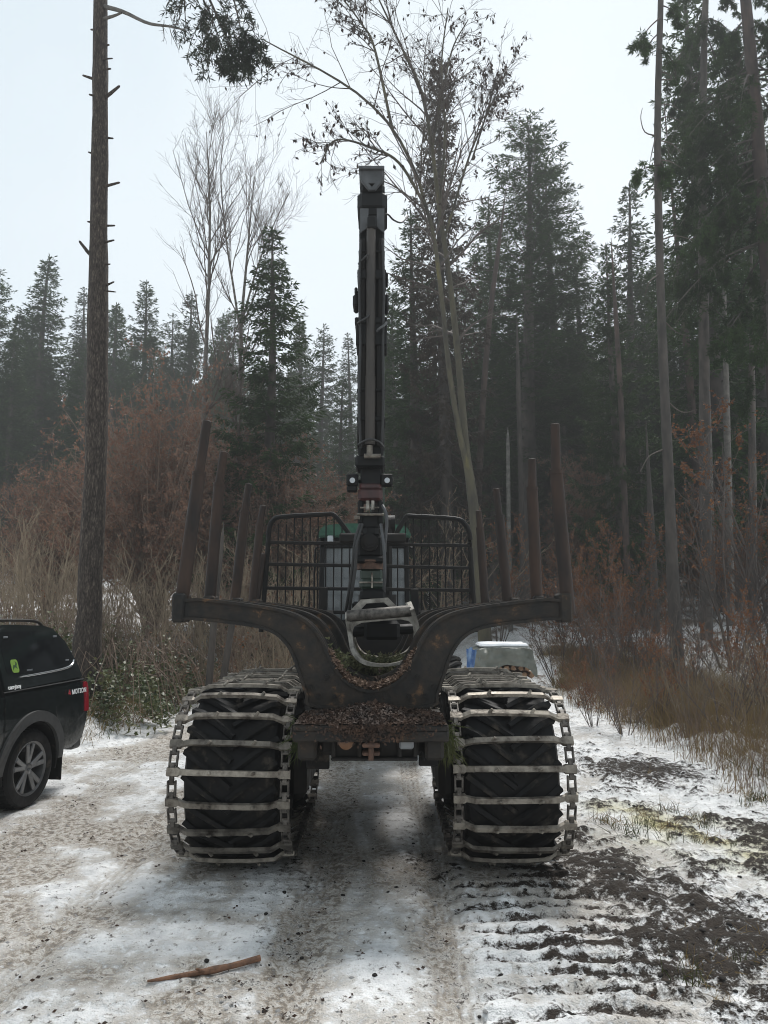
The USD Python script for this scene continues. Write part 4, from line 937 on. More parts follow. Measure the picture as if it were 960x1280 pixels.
# ------------------------------------------------------------------ the covered woodpile by the road
WPY = 17.0
a, b = P(592, 850, WPY), P(668, 850, WPY); zt = P(630, 808, WPY)[2]; zg = gz((a[0] + b[0]) / 2, WPY)
WP = thing('woodpile', 'stack of split firewood beside the road beyond the right track', 'woodpile', ((a[0] + b[0]) / 2, WPY, zg))
wr = random.Random(3); ww = b[0] - a[0]; xm = (a[0] + b[0]) / 2
rows = int((zt - zg - .15) / .16)
for j in range(rows):
    for i in range(int(ww / .16)):
        r = wr.uniform(.06, .085); x = a[0] + .1 + i * .16 + (.08 if j % 2 else 0) + wr.uniform(-.01, .01); z = zg + .08 + j * .15
        if x > b[0] - .06: continue
        k = wr.choice((5, 6, 8)); ph = wr.uniform(0, 6); pts = [(x + r * math.cos(ph + 2 * math.pi * t / k) * wr.uniform(.8, 1.05), z + r * math.sin(ph + 2 * math.pi * t / k) * wr.uniform(.8, 1.05)) for t in range(k)]
        m = MB(); y0 = WPY - wr.uniform(0, .06); m.prism(pts, y0, WPY + .95); obj('log', m, 'log_end', WP)
# sheets over the pile
def draped(x0, x1, zbot, seed, side=False):
    nu, nv = 40, 30; r = MB(); u = np.linspace(0, 1, nu); v = np.linspace(0, 1, nv); U, V = np.meshgrid(u, v)
    return U, V
U, V = np.meshgrid(np.linspace(0, 1, 44), np.linspace(0, 1, 40))
X = a[0] - .02 + U * (ww + .06); prof_y = np.interp(V, [0, .38, .42, 1], [WPY - .14, WPY - .10, WPY - .05, WPY + 1.0]); prof_z = np.interp(V, [0, .38, .42, 1], [0, 1, 1, 1])
zb_ = P(630, 839, WPY)[2] + .16 * np.exp(-((U - .62) / .22) ** 2) - .10 * np.exp(-((U - .97) / .08) ** 2) + .03 * np.sin(U * 17)
Z = zb_ + (zt - .02 - zb_) * prof_z; nz = meshkit.fbm(np.stack([X * 4, Z * 5, 0 * X + 2], -1), 3, 5) - .5
fr_ = (V < .4); X = X + (U - .5) * -.16 * sstep(.0, .42, V) ; Y = prof_y - np.abs(nz) * .22 * fr_ - .06 * np.sin(U * 9 + V * 6) * fr_ - .035 * np.abs(np.sin(U * 6 + V * 14)) * fr_; Z = Z + nz * .05 * (V > .4) - .07 * (np.abs(U - .5) * 2) ** 5 * sstep(.3, .42, V)
i = (np.arange(39)[:, None] * 44 + np.arange(43)[None]).ravel(); q = np.stack([i, i + 1, i + 45, i + 44], -1); qf = np.vstack([q[:, [0, 1, 2]], q[:, [0, 2, 3]]])
TP = thing('tarpaulin', 'grey green tarpaulin draped over the firewood stack', 'tarpaulin', (xm, WPY, zg)); obj('sheet', (np.stack([X.ravel(), Y.ravel(), Z.ravel()], -1), qf), 'tarp_grey', TP, smooth=True)
# blue sheet hanging over the left end
U2, V2 = np.meshgrid(np.linspace(0, 1, 20), np.linspace(0, 1, 30)); X2 = a[0] - .05 - .10 * (1 - V2) * U2 + .22 * (1 - U2) * (V2 * .3 + .5); Y2 = WPY - .18 + U2 * .9 - .05 * np.sin(U2 * 20 + V2 * 3); Z2 = zg + .05 + V2 * (zt - zg - .12) + .03 * np.sin(U2 * 12)
X2 = X2 + .03 * np.sin(U2 * 25 + 4 * V2)
i = (np.arange(29)[:, None] * 20 + np.arange(19)[None]).ravel(); q = np.stack([i, i + 1, i + 21, i + 20], -1)
TB = thing('tarpaulin', 'blue plastic sheet hanging over the left end of the firewood stack', 'tarpaulin', (xm, WPY, zg)); obj('sheet', (np.stack([X2.ravel(), Y2.ravel(), Z2.ravel()], -1), np.vstack([q[:, [0, 1, 2]], q[:, [0, 2, 3]]])), 'tarp_blue', TB, smooth=True)
m = MB(); m.box(((a[0] + b[0]) / 2 + .02, WPY + .42, zt + .02), (ww - .26, .9, .10), None, .05); v, f = m.get(); tm = trimesh.Trimesh(v, f, process=True).subdivide().subdivide(); vv = np.array(tm.vertices); vv[:, 2] += .05 * (meshkit.fbm(vv * 5, 3, 2) - .5)
SN = thing('snow_cap', 'white cap of snow lying on top of the firewood stack', 'snow', kind='stuff'); obj('snow', (vv, np.array(tm.faces)), 'snow', SN, smooth=True)

# ------------------------------------------------------------------ the stick on the road
def on_ground(px, py):
    lo, hi = 2.0, 60.0
    for _ in range(50):
        mid = (lo + hi) / 2; p = P(px, py, mid); lo, hi = (mid, hi) if p[2] > ground_h(p[0], p[1]) else (lo, mid)
    return P(px, py, lo)


s0, s1, s2 = [p - [0, 0, .006] for p in (on_ground(184, 1228), on_ground(255, 1219), on_ground(325, 1203))]
SK = thing('stick', 'broken brown stick with peeled bark lying on the snow in front', 'stick', tuple(s1))
pts = smooth_line([s0 + [0, 0, .012], s0 * .6 + s1 * .4 + [0, 0, .016], s1 + [0, .01, .02], s1 * .5 + s2 * .5 + [0, 0, .022], s2 + [0, 0, .03]], 18)
m = MB(); rr = np.interp(np.linspace(0, 1, 18), [0, .3, .5, .56, .7, 1], [.006, .013, .015, .021, .016, .017]); m.tube(pts, rr, 10); obj('bark', m, 'stick_wood', SK, smooth=60)
m = MB(); m.tube([s1 + [0, 0, .025], s1 + [-.03, -.03, .05], s1 + [-.035, -.05, .06]], [.009, .007, .004], 7); obj('stub', m, 'stick_wood', SK, smooth=60)
# ------------------------------------------------------------------ trees
def unit(v): return v / (np.linalg.norm(v, axis=-1, keepdims=True) + 1e-12)


def grow(Pn, R, n, u0, u1, ang, ratio, r, K=5, trop=.15, wob=.12, rr=.6, lenmax=None, plen=None):
    """Children of a set of polylines: (points, radii)."""
    N, K0, _ = Pn.shape
    L = np.linalg.norm(np.diff(Pn, axis=1), axis=2).sum(1)
    idx = np.repeat(np.arange(N), n); u = r.uniform(u0, u1, len(idx)) * (K0 - 1); i = np.minimum(u.astype(int), K0 - 2); t = (u - i)[:, None]
    p0 = Pn[idx, i] * (1 - t) + Pn[idx, i + 1] * t; d0 = unit(Pn[idx, i + 1] - Pn[idx, i]); r0 = (R[idx, i] * (1 - t[:, 0]) + R[idx, i + 1] * t[:, 0]) * rr
    side = unit(np.cross(d0, unit(r.normal(size=d0.shape)))); a = np.radians(ang) * r.uniform(.65, 1.3, len(idx))[:, None]
    d = unit(d0 * np.cos(a) + side * np.sin(a)); l = L[idx] * ratio * r.uniform(.55, 1.25, len(idx)) * (1 - .45 * u / (K0 - 1))
    if lenmax: l = np.minimum(l, lenmax)
    pts = [p0]; step = (l / (K - 1))[:, None]
    for k in range(1, K):
        d = unit(d + np.array([0, 0, trop]) + r.normal(size=d.shape) * wob); pts.append(pts[-1] + d * step)
    return np.stack(pts, 1), r0[:, None] * np.linspace(1, .35, K)[None]


def hang_leaves(Pn, n, L, W, r, down=.9, u0=.2):
    N, K, _ = Pn.shape
    idx = r.integers(0, N, n); u = r.uniform(u0, 1, n) * (K - 1); i = np.minimum(u.astype(int), K - 2); t = (u - i)[:, None]
    p = Pn[idx, i] * (1 - t) + Pn[idx, i + 1] * t; d = unit(r.normal(size=(n, 3)) * (1 - down * .6) + [0, 0, -down]); s = unit(np.cross(d, r.normal(size=(n, 3))))
    return cards(p + r.normal(size=(n, 3)) * .01, d, s, L * r.uniform(.6, 1.3, n), W * r.uniform(.7, 1.3, n), .45)


def trunk_mesh(pts, radii, n=16, relief=.06, seed=0, K=60):
    line = smooth_line(np.asarray(pts, float), K); rad = np.interp(np.linspace(0, 1, K), np.linspace(0, 1, len(radii)), radii)
    v, f = tubes(line[None], rad[None], n); vv = v.reshape(K, n, 3); c = line[:, None]
    off = vv - c; ang = np.arange(n) * 2 * np.pi / n
    ns = meshkit.fbm(np.stack([np.cos(ang)[None] * 2.2 + 0 * rad[:, None], np.sin(ang)[None] * 2.2 + 0 * rad[:, None], np.linspace(0, 1, K)[:, None] * np.linalg.norm(line[-1] - line[0]) * .8 + 0 * ang[None]], -1), 3, seed)
    return (c + off * (1 + relief * (ns[..., None] - .5) * 2)).reshape(-1, 3), f


def conifer(h, R, seed, base=.15, droop=.25, dens=1.0, whorl=.55, size=.17, wid=.022, shape=.85, hang=.35, gaps=.12, per_m=10, lean=0.0):
    """A spruce of height h and crown radius R: (trunk, limbs, foliage) meshes standing at the origin."""
    r = np.random.default_rng(seed)
    n = 12; u = np.linspace(0, 1, n); line = np.stack([lean * u + .12 * np.sin(u * 5 + seed), .12 * np.cos(u * 4 + seed), u * h], -1); line[:, :2] -= line[0, :2]
    rad = h * .0135 * (1 - u) ** .85 + .012; rad[0] *= 1.25
    trunk = tubes(line[None], rad[None], 9)
    limbs, lr_, fol = [], [], []
    z = base * h
    while z < h * .985:
        t = (z / h - base) / (1 - base); nb = r.integers(4, 7)
        ph = r.uniform(0, 6.28)
        for k in range(nb):
            if r.random() < gaps: continue
            a = ph + k * 2 * np.pi / nb + r.normal(0, .25); prof = (1 - t) ** shape * (1 - .45 * np.exp(-t / .07)) + .02
            L = max(R * prof * r.uniform(.7, 1.18), .18); zz = z + r.normal(0, whorl * .25)
            o = np.array([math.cos(a), math.sin(a), 0]); s = np.linspace(0, 1, 6)
            rise = .45 * t - droop * (1 - t); pz = L * (rise * s - .28 * (1 - t * .7) * np.sin(np.pi * s * .8) + .16 * s ** 3)
            c = np.array([np.interp(zz, line[:, 2], line[:, 0]), np.interp(zz, line[:, 2], line[:, 1]), zz])
            bp = c + o * (L * s)[:, None] + np.array([0, 0, 1]) * pz[:, None]
            limbs.append(bp); lr_.append(np.linspace(.012 + .011 * L, .004, 6))
            m = max(int(L * per_m * dens), 4); us = np.sort(r.uniform(.12, 1, m)); 
            for sd in (-1, 1):
                p = np.stack([np.interp(us, s, bp[:, i]) for i in range(3)], -1)
                lat = np.array([-o[1], o[0], 0]) * sd
                d = unit(lat * r.uniform(.5, 1.0, m)[:, None] + o * r.uniform(.2, .8, m)[:, None] + np.array([0, 0, -1]) * (hang * r.uniform(.4, 1.6, m))[:, None] * (1.15 - t))
                tl = (.10 + .36 * L ** .6 * (1 - .65 * us)) * r.uniform(.6, 1.2, m) * .8
                q = max(2, int(np.ceil(tl.mean() / (size * .55))))
                for j in range(q):
                    w = (j + r.random(m)) / q
                    pp = p + d * (tl * w)[:, None] - np.array([0, 0, 1]) * (tl * w * w * .35)[:, None]
                    dd = unit(d + r.normal(size=d.shape) * .45 + [0, 0, -.12 * hang]); ss = unit(np.cross(dd, r.normal(size=dd.shape)))
                    fol.append(cards(pp, dd, ss, size * r.uniform(.7, 1.3, m), wid * r.uniform(.7, 1.3, m), .45))
            tip = unit(o * .8 + np.array([0, 0, .3 * t]) + r.normal(size=(4, 3)) * .3); fol.append(cards(np.repeat(bp[-1:], 4, 0), tip, unit(np.cross(tip, r.normal(size=(4, 3)))), size * 1.2, wid))
        z += whorl * r.uniform(.7, 1.3) * (1.05 - .6 * t)
    k = 40; d = unit(np.stack([r.normal(size=k) * .3, r.normal(size=k) * .3, np.ones(k)], -1)); fol.append(cards(np.stack([0 * u[:1].repeat(k) + line[-1, 0], 0 * u[:1].repeat(k) + line[-1, 1], h * (1 - .05 * r.random(k))], -1), d, unit(np.cross(d, r.normal(size=(k, 3)))), size * 1.3, wid * .8))
    b = MB(); [b.add(*x) for x in fol]
    return trunk, tubes(np.array(limbs), np.array(lr_), 4, False), b.get()


CROWN = {}


def conifer_thing(key, label, loc, rotz=0, scale=1.0, group=None, name='spruce_tree', bark='bark_spruce', leaf='needles', **kw):
    """The first tree of a kind is built, later ones are copies."""
    if key in CROWN: return dup(CROWN[key], label, loc, rotz, scale, group, name=name)
    t = thing(name, label, 'tree', loc, rotz, scale, group)
    tr, li, fo = conifer(**kw)
    k = obj('trunk', tr, bark, t, smooth=60); c = obj('crown', fo, leaf, t); obj('limbs', li, bark, c, smooth=True)
    CROWN[key] = t; return t


KINDS = {  # reusable prototypes
    'a': dict(h=24, R=3.1, seed=1, base=.08, droop=.28, gaps=.06, size=.18, wid=.029, per_m=13, whorl=.52),
    'b': dict(h=24, R=2.7, seed=2, base=.12, droop=.35, gaps=.12, size=.18, wid=.029, per_m=13, whorl=.58, hang=.6),
    'c': dict(h=24, R=3.4, seed=3, base=.08, droop=.2, gaps=.16, size=.18, wid=.029, per_m=12, whorl=.56, shape=.7),
    'd': dict(h=24, R=2.3, seed=4, base=.15, droop=.4, gaps=.08, size=.18, wid=.029, per_m=14, whorl=.52, hang=.8, shape=.65),
    'n': dict(h=18, R=2.5, seed=5, base=.06, droop=.34, gaps=.14, size=.15, wid=.023, per_m=22, whorl=.50, hang=.8, shape=.85),
    'p': dict(h=25, R=3.2, seed=6, base=.3, droop=.08, gaps=.12, size=.17, wid=.021, per_m=14, whorl=.58, hang=.2, shape=.55),
}


def put(kind, px, ptop, Y, label, group=None, rotz=0, name='spruce_tree', wide=1.0, **kw):
    """A conifer whose top is seen at (px, ptop) when it stands Y metres away."""
    p = P(px, ptop, Y); z0 = gz(p[0], Y) - .2; s = (p[2] - z0) / KINDS[kind]['h']
    return conifer_thing(kind, label, (p[0], Y, z0), rotz, (s * wide, s * wide, s), group, name, **{**KINDS[kind], **kw})


# prominent spruces, as read off the photograph
put('n', 335, 287, 24, 'ragged dark spruce with drooping boughs standing right of the bare trees on the left', rotz=40, wide=1.5)
put('a', 66, 320, 52, 'tall hazy spruce with pointed top just left of the pine trunk', rotz=10, wide=1.6)
put('c', 2, 335, 47, 'dark spruce cut by the left edge of the picture', rotz=80, wide=1.4)
put('b', 108, 362, 62, 'distant spruce half hidden behind the pine trunk', rotz=150, wide=1.5)
put('d', 38, 392, 58, 'small hazy spruce between the left edge and the tall hazy spruce', rotz=20, wide=1.3)
put('a', 180, 350, 56, 'hazy spruce right of the pine trunk, tallest between it and the bare trees', rotz=200, wide=1.45)
put('c', 212, 392, 64, 'low hazy spruce behind the gap left of the bare trees', rotz=300, wide=1.4)
put('b', 236, 366, 58, 'hazy spruce directly behind the first bare tree', rotz=250, wide=1.5)
put('a', 146, 385, 66, 'low distant spruce just right of the pine trunk', rotz=100, wide=1.5)
put('d', 280, 392, 60, 'distant spruce between the two bare trees', rotz=100, wide=1.3)
put('c', 405, 404, 60, 'far spruce left of the crane, topmost in the open gap', rotz=30, wide=1.35)
put('b', 437, 418, 66, 'farthest pale spruce touching the left side of the crane', rotz=130, wide=1.4)
put('a', 376, 432, 56, 'low far spruce in front of the gap left of the crane', rotz=230, wide=1.4)
put('b', 519, 262, 31, 'dark spruce with hanging boughs just right of the crane', rotz=70, wide=1.45)
KINDS['r'] = dict(KINDS['d'], seed=14)
put('r', 553, 66, 29, 'slim spruce with reddish brown needles behind the leafy alder', rotz=15, wide=.9, leaf='needles_brown')
put('p', 652, 148, 34, 'big full conifer with bare lower trunk right of centre', rotz=120, name='conifer_tree', wide=1.45)
put('p', 688, 205, 37, 'second full conifer at the right shoulder of the big one', rotz=300, name='conifer_tree', wide=1.3)
put('c', 610, 250, 40, 'broad dark spruce behind the left flank of the big conifer', rotz=200, wide=1.35)
put('n', 762, 305, 27, 'slim dense spruce with drooping shoulders left of the tall bare stem', rotz=210, wide=1.05)
put('b', 786, 225, 38, 'hazy spruce directly behind the tall bare stem', rotz=320, wide=1.4)
put('a', 724, 430, 44, 'low hazy spruce in the notch right of the big conifer', rotz=60, wide=1.4)
put('a', 856, 330, 42, 'hazy grey spruce filling the right side below the near boughs', rotz=160, wide=1.1)
put('c', 906, 250, 40, 'tall hazy spruce near the right edge behind the near boughs', rotz=260, wide=1.1)
put('d', 816, 330, 45, 'hazy drooping spruce right of the tall bare stem', rotz=45, wide=1.2)
put('c', 953, 300, 36, 'dark spruce cut by the right edge of the picture', rotz=15)
put('a', 575, 330, 44, 'dark spruce behind the mossy alder trunk', rotz=330, wide=1.4)
put('b', 493, 360, 48, 'hazy spruce behind the right side of the crane', rotz=20, wide=1.4)
put('a', 640, 395, 52, 'spruce deep in the wood between alder and right stakes', rotz=95, wide=1.2)

put('b', 862, -40, 30, 'tall spruce with hanging boughs behind the thin near spruce, reaching the top edge', rotz=35, wide=1.3)
put('b', 928, 20, 33, 'tall drooping spruce between the two near spruces at the right, standing farther back', rotz=305, wide=1.15)
put('b', 715, 300, 40, 'hazy spruce on the right shoulder of the big conifer, lower', rotz=185, wide=1.4)
put('a', 20, 420, 46, 'low green spruce at the left edge below the skyline', rotz=75, wide=1.6)
put('c', 110, 440, 44, 'low green spruce behind the pine trunk below the skyline', rotz=185, wide=1.4)
put('b', 430, 470, 44, 'low green spruce left of the crane below the gap', rotz=25, wide=1.5)

# the wood behind, which reads as one mass
for key in KINDS:
    if key not in CROWN: raise ValueError(key)
fr = np.random.default_rng(77)
cand = []
for _ in range(6000):
    y = fr.uniform(40, 120); x = fr.uniform(-1.0, 1.0) * y * .75
    if -.12 * y < x < -.02 * y and y < 100: continue                             # the open gap left of the crane
    if y < 50 and x < -.05 * y: continue
    if all((x - a) ** 2 + (y - b) ** 2 > 2.6 ** 2 for a, b in cand): cand.append((x, y))
    if len(cand) > 700: break
for _ in range(110):                                                              # the same wood goes on beside and behind the photographer
    a = fr.uniform(math.radians(165), math.radians(375)); d = fr.uniform(22, 55); x, y = d * math.cos(a), d * math.sin(a) - 2
    if abs(x) < 5 and y > -14: continue
    if all((x - p) ** 2 + (y - q) ** 2 > 3.0 ** 2 for p, q in cand): cand.append((x, y))
pi = UsdGeom.PointInstancer.Define(stage, '/World/far_wood')
protos = []
for k in ('a', 'b', 'c', 'd', 'p'):
    pth = f'/World/far_wood/spruce_{dict(a="full", b="loose", c="broad", d="slim", p="bare")[k]}'
    x = UsdGeom.Xform.Define(stage, pth); kw = dict(KINDS[k]); kw.update(seed=kw['seed'] + 40, size=.28, wid=.042, per_m=6.5)
    tr, li, fo = conifer(**kw)
    usdkit.mesh(stage, pth + '/trunk', tr, '/World/Looks/bark_spruce'); usdkit.mesh(stage, pth + '/crown', fo, '/World/Looks/needles'); usdkit.mesh(stage, pth + '/limbs', li, '/World/Looks/bark_spruce')
    protos.append(Sdf.Path(pth))
pi.CreatePrototypesRel().SetTargets(protos)
pos, ori, scl, ind = [], [], [], []
for x, y in cand:
    s = fr.uniform(.60, .84); a = fr.uniform(0, np.pi)
    pos.append((x, y, gz(x, y) - .3)); ori.append(Gf.Quath(float(math.cos(a)), 0, 0, float(math.sin(a)))); scl.append((s * 1.1, s * 1.1, s)); ind.append(int(fr.integers(0, 5)))
pi.CreatePositionsAttr(Vt.Vec3fArray.FromNumpy(np.array(pos, np.float32))); pi.CreateOrientationsAttr(Vt.QuathArray(ori)); pi.CreateScalesAttr(Vt.Vec3fArray.FromNumpy(np.array(scl, np.float32))); pi.CreateProtoIndicesAttr(Vt.IntArray(ind))
tag(pi.GetPrim(), 'hazy spruce wood closing the view behind everything', 'forest', kind='stuff')


# ------------------------------------------------------------------ single stems
def stem(label, pxs, Y, wpx, bark, name='tree_trunk', n=12, stubs=0, seed=0, relief=.05, up=None, base_drop=.3, ys=None, cat='tree', dead=0):
    """A stem along pixels (top last); wpx: widths in the photograph along it. It carries on to up metres above the last point."""
    pts = [P(x, y, Y) for x, y in pxs]; rad = [w / 2 * Y / FPX for w in wpx]
    x0, z0 = pts[0][0], gz(pts[0][0], Y) - base_drop
    if pts[0][2] > z0 + .05: d = pts[1] - pts[0]; pts = [pts[0] - d * ((pts[0][2] - z0) / d[2])] + pts; rad = [rad[0] * 1.08] + rad
    if up: d = unit(pts[-1] - pts[-2]); pts.append(pts[-1] + d * up); rad.append(rad[-1] * (.45 if 3.5 < up and name != 'tree_trunk' else .1))
    t = thing(name, label, cat, tuple(pts[0])); obj('trunk', trunk_mesh(pts, rad, n, relief, seed), bark, t, smooth=True)
    r = np.random.default_rng(seed + 50)
    if dead:
        line = smooth_line(np.array(pts), 40)[None]; R = np.interp(np.linspace(0, 1, 40), np.linspace(0, 1, len(rad)), rad)[None]
        c1, r1 = grow(line, R, dead, .15, .95, 80, .05, r, K=6, trop=-.08, wob=.16, rr=.16); c2, r2 = grow(c1, r1, 4, .3, 1, 45, .45, r, K=4, trop=-.05, wob=.2, rr=.6)
        for k in range(dead): b = MB(); b.add(*tubes(c1[k:k + 1], np.minimum(r1[k:k + 1], .018), 4)); b.add(*tubes(c2[4 * k:4 * k + 4], np.minimum(r2[4 * k:4 * k + 4], .007), 3)); obj('dead_branch', b, 'twig_dark', t)
    return t, pts, rad


# the tall pine on the left
PINE = [(108, 842), (112, 760), (117, 640), (121, 500), (122.5, 380), (124, 240), (125, 110), (126, 0)]
pt, pp_, pr_ = stem('tall bare pine trunk with flaking bark and short dead stubs, left of the forwarder', PINE, 13.5, [38, 29, 28, 27, 24.5, 22, 20.5, 19], 'bark_pine', 'pine_tree', 22, relief=.16, up=9, seed=3, base_drop=.4)
m = MB(); r = np.random.default_rng(31)
for (x0, y0, x1, y1, w) in ((122, 98, 103, 94, 5), (134, 122, 150, 107, 6), (135, 172, 142, 173, 4), (115, 191, 110, 190, 4), (135, 233, 150, 228, 5), (134, 280, 144, 282, 4), (113, 322, 99, 301, 6), (114, 278, 109, 277, 4), (136, 303, 143, 300, 4), (135, 355, 143, 352, 4), (135, 362, 145, 365, 3), (116, 2, 113, -8, 5), (136, 75, 141, 73, 3), (136, 88, 139, 86, 4), (114, 120, 111, 118, 4), (134, 57, 137, 56, 4), (116, 38, 113, 37, 4), (134, 330, 138, 330, 3)):
    m = MB(); cxp = np.interp(y0, [p[1] for p in PINE[::-1]], [p[0] for p in PINE[::-1]]); a = P(cxp, y0 + (y0 - y1) * .3, 13.45); b = P(x1, y1, 13.45 + r.uniform(-.25, .1)); mid = (a + b) / 2 + r.normal(size=3) * .015
    rad = w / 2 * 13.5 / FPX * .8; m.tube([a, mid, b * .9 + mid * .1, b], [rad * 1.2, rad, rad * .7, rad * .25], 7); obj('stub', m, 'bark_pine', pt, smooth=40)
m = MB(); r = np.random.default_rng(33)
main = smooth_line([P(130, 8, 13.45), P(155, 15, 13.1), P(185, 29, 12.8), (P(212, 33, 12.6)), P(232, 38, 12.5)], 14)[None]; R = np.linspace(.045, .012, 14)[None]; m.add(*tubes(main, R, 7))
lo2 = smooth_line([P(128, 24, 13.45), P(142, 20, 13.2), P(152, 16, 13.1)], 8)[None]; m.add(*tubes(lo2, np.linspace(.035, .02, 8)[None], 6))
c1, r1 = grow(main, R, 9, .55, 1, 50, .25, r, K=5, trop=.1, wob=.2, rr=.5); m.add(*tubes(c1, r1, 4)); c2, r2 = grow(c1, r1, 4, .2, 1, 45, .6, r, K=4, trop=.1, wob=.2); m.add(*tubes(c2, np.maximum(r2, .003), 3))
obj('dead_bough', m, 'bark_grey', pt)


def boughs(t, leaf, bark, paths, n, seed, **kw):
    for k, pth in enumerate(paths):
        b, f = needle_clump([pth], n, seed * 100 + k, **kw); q = obj('bough', b, bark, t); obj('needles', f, leaf, q)


def needle_clump(paths, n, seed, L=.13, W=.011, spread_=.22, trop=-.3):
    """Tufted needle shoots along hanging branchlets."""
    r = np.random.default_rng(seed); b, f = MB(), MB()
    for (pts, rad, kids) in paths:
        main = smooth_line(pts, 12)[None]; R = np.linspace(rad, .006, 12)[None]; b.add(*tubes(main, R, 5))
        c1, r1 = grow(main, R, kids, .25, 1, 55, .32, r, K=5, trop=trop, wob=.18, rr=.55); b.add(*tubes(c1, r1, 3, False))
        c2, r2 = grow(c1, r1, 5, .15, 1, 50, .5, r, K=4, trop=trop * .6, wob=.2); b.add(*tubes(c2, np.maximum(r2, .002), 3, False))
        for arr in (c1, c2):
            N, K, _ = arr.shape; k = n * N; idx = r.integers(0, N, k); u = r.uniform(.2, 1, k) * (K - 1); i = np.minimum(u.astype(int), K - 2); t = (u - i)[:, None]
            p = arr[idx, i] * (1 - t) + arr[idx, i + 1] * t; d = unit(unit(arr[idx, i + 1] - arr[idx, i]) * .7 + r.normal(size=(k, 3)) * .6); f.add(*cards(p, d, unit(np.cross(d, r.normal(size=d.shape))), L * r.uniform(.6, 1.2, k), W, .45))
    return b, f


top = pp_[-2] * .35 + pp_[-1] * .65
# the green bough that hangs into view from the crown above
boughs(pt, 'needles_pine', 'bark_pine', [(np.array([pp_[-2] + (pp_[-1] - pp_[-2]) * .25, P(190, -70, 12.6), P(238, -42, 12.4), P(262, 0, 12.3), P(280, 40, 12.3), P(292, 66, 12.3)]), .05, 26),
                       (np.array([P(225, -52, 12.4), P(262, -40, 12.2), P(290, -5, 12.1), P(302, 40, 12.1), P(312, 56, 12.1)]), .025, 22),
                       (np.array([P(232, -45, 12.5), P(246, -15, 12.6), P(262, 15, 12.6), P(276, 55, 12.6), P(284, 78, 12.6)]), .022, 18)], 14, 61)
r = np.random.default_rng(62); ang = r.uniform(0, 6.28, 13); paths = []
for k, a in enumerate(ang):
    z = pp_[-2] * (1 - (.35 + k * .05)) + pp_[-1] * (.35 + k * .05); o = np.array([math.cos(a), math.sin(a), 0]); L = r.uniform(1.5, 2.8)
    paths.append((np.array([z, z + o * L * .4 + [0, 0, .2], z + o * L * .8 + [0, 0, .25], z + o * L + [0, 0, .1]]), .05, 14))
boughs(pt, 'needles_pine', 'bark_pine', paths, 7, 63, L=.18, W=.018, trop=0)


# bare trees left of the crane
def bare_tree(label, pxs, Y, wpx, seed, name='bare_tree', bark='bark_grey', twig='twig_brown', first=16, u0=.4, ang=38, ratio=.34, sub=(9, 7), trop=.16, leaves=None, min_r=.0042, levels=None, extra=None, lenmax=None):
    t, pts, rad = stem(label, pxs, Y, wpx, bark, name, 10, seed=seed)
    r = np.random.default_rng(seed + 9); lines = [smooth_line(np.array(pts), 24)[None]]; rads = [np.interp(np.linspace(0, 1, 24), np.linspace(0, 1, len(rad)), rad)[None]]
    if extra:
        b = MB()
        for ex, w0, w1 in extra:
            l = smooth_line(np.array([P(x, y, Y + dy) for x, y, dy in ex]), 24)[None]; rr = np.linspace(w0, w1, 24)[None] / 2 * Y / FPX; b.add(*tubes(l, rr, 8)); lines.append(l); rads.append(rr)
        obj('stem', b, bark, t, smooth=True)
    b = MB(); last = []; 
    for l, R in zip(lines, rads):
        k = first if l is lines[0] else max(int(first * .7), 5)
        c1, r1 = grow(l, R, k, u0 if l is lines[0] else .3, .98, ang, ratio if l is lines[0] else ratio * 2.0, r, K=7, trop=trop, wob=.10, rr=.5, lenmax=lenmax); b.add(*tubes(c1, np.maximum(r1, min_r), 5))
        c2, r2 = grow(c1, r1, sub[0], .15, 1, 36, .5, r, K=5, trop=trop * .8, wob=.12); b.add(*tubes(c2, np.maximum(r2, min_r * .8), 3, False))
        c3, r3 = grow(c2, r2, sub[1], .1, 1, 36, .55, r, K=4, trop=trop * .6, wob=.14); b.add(*tubes(c3, np.maximum(r3, min_r * .6), 3, False)); last += [c2[:, [0, 1, 3, 4]], c2[:, [0, 2, 3, 4]], c1[:, [1, 3, 5, 6]], c3[::2]]
    cr = obj('crown', b, twig, t)
    if leaves:
        L, W, n, mt, down = leaves; obj('leaves', hang_leaves(np.concatenate(last), n, L, W, r, down), mt, cr)
    return t


bare_tree('slender bare tree with upswept fine twigs, first of two left of the crane', [(250, 800), (252, 640), (256, 480), (261, 350), (262, 250), (258, 165)], 24, [8, 7, 5.5, 4, 2.6, 1.0], 101, twig='twig_dark', first=30, u0=.42, ang=38, ratio=.24, sub=(8, 6), trop=.2)
bare_tree('bare forking tree leaning right, second of two left of the crane', [(296, 800), (297, 640), (300, 520), (301, 420), (308, 330), (318, 220)], 25, [8.5, 7, 5.5, 4.5, 3, 1.0], 103, twig='twig_dark', first=22, u0=.4, ang=36, ratio=.26, sub=(8, 6), trop=.18,
          extra=[([(301, 420, 0), (292, 360, -.3), (283, 300, -.5), (276, 220, -.6), (280, 165, -.6)], 3.4, 1), ([(303, 400, 0), (320, 340, .4), (338, 290, .6), (362, 240, .8)], 3.2, 1)])
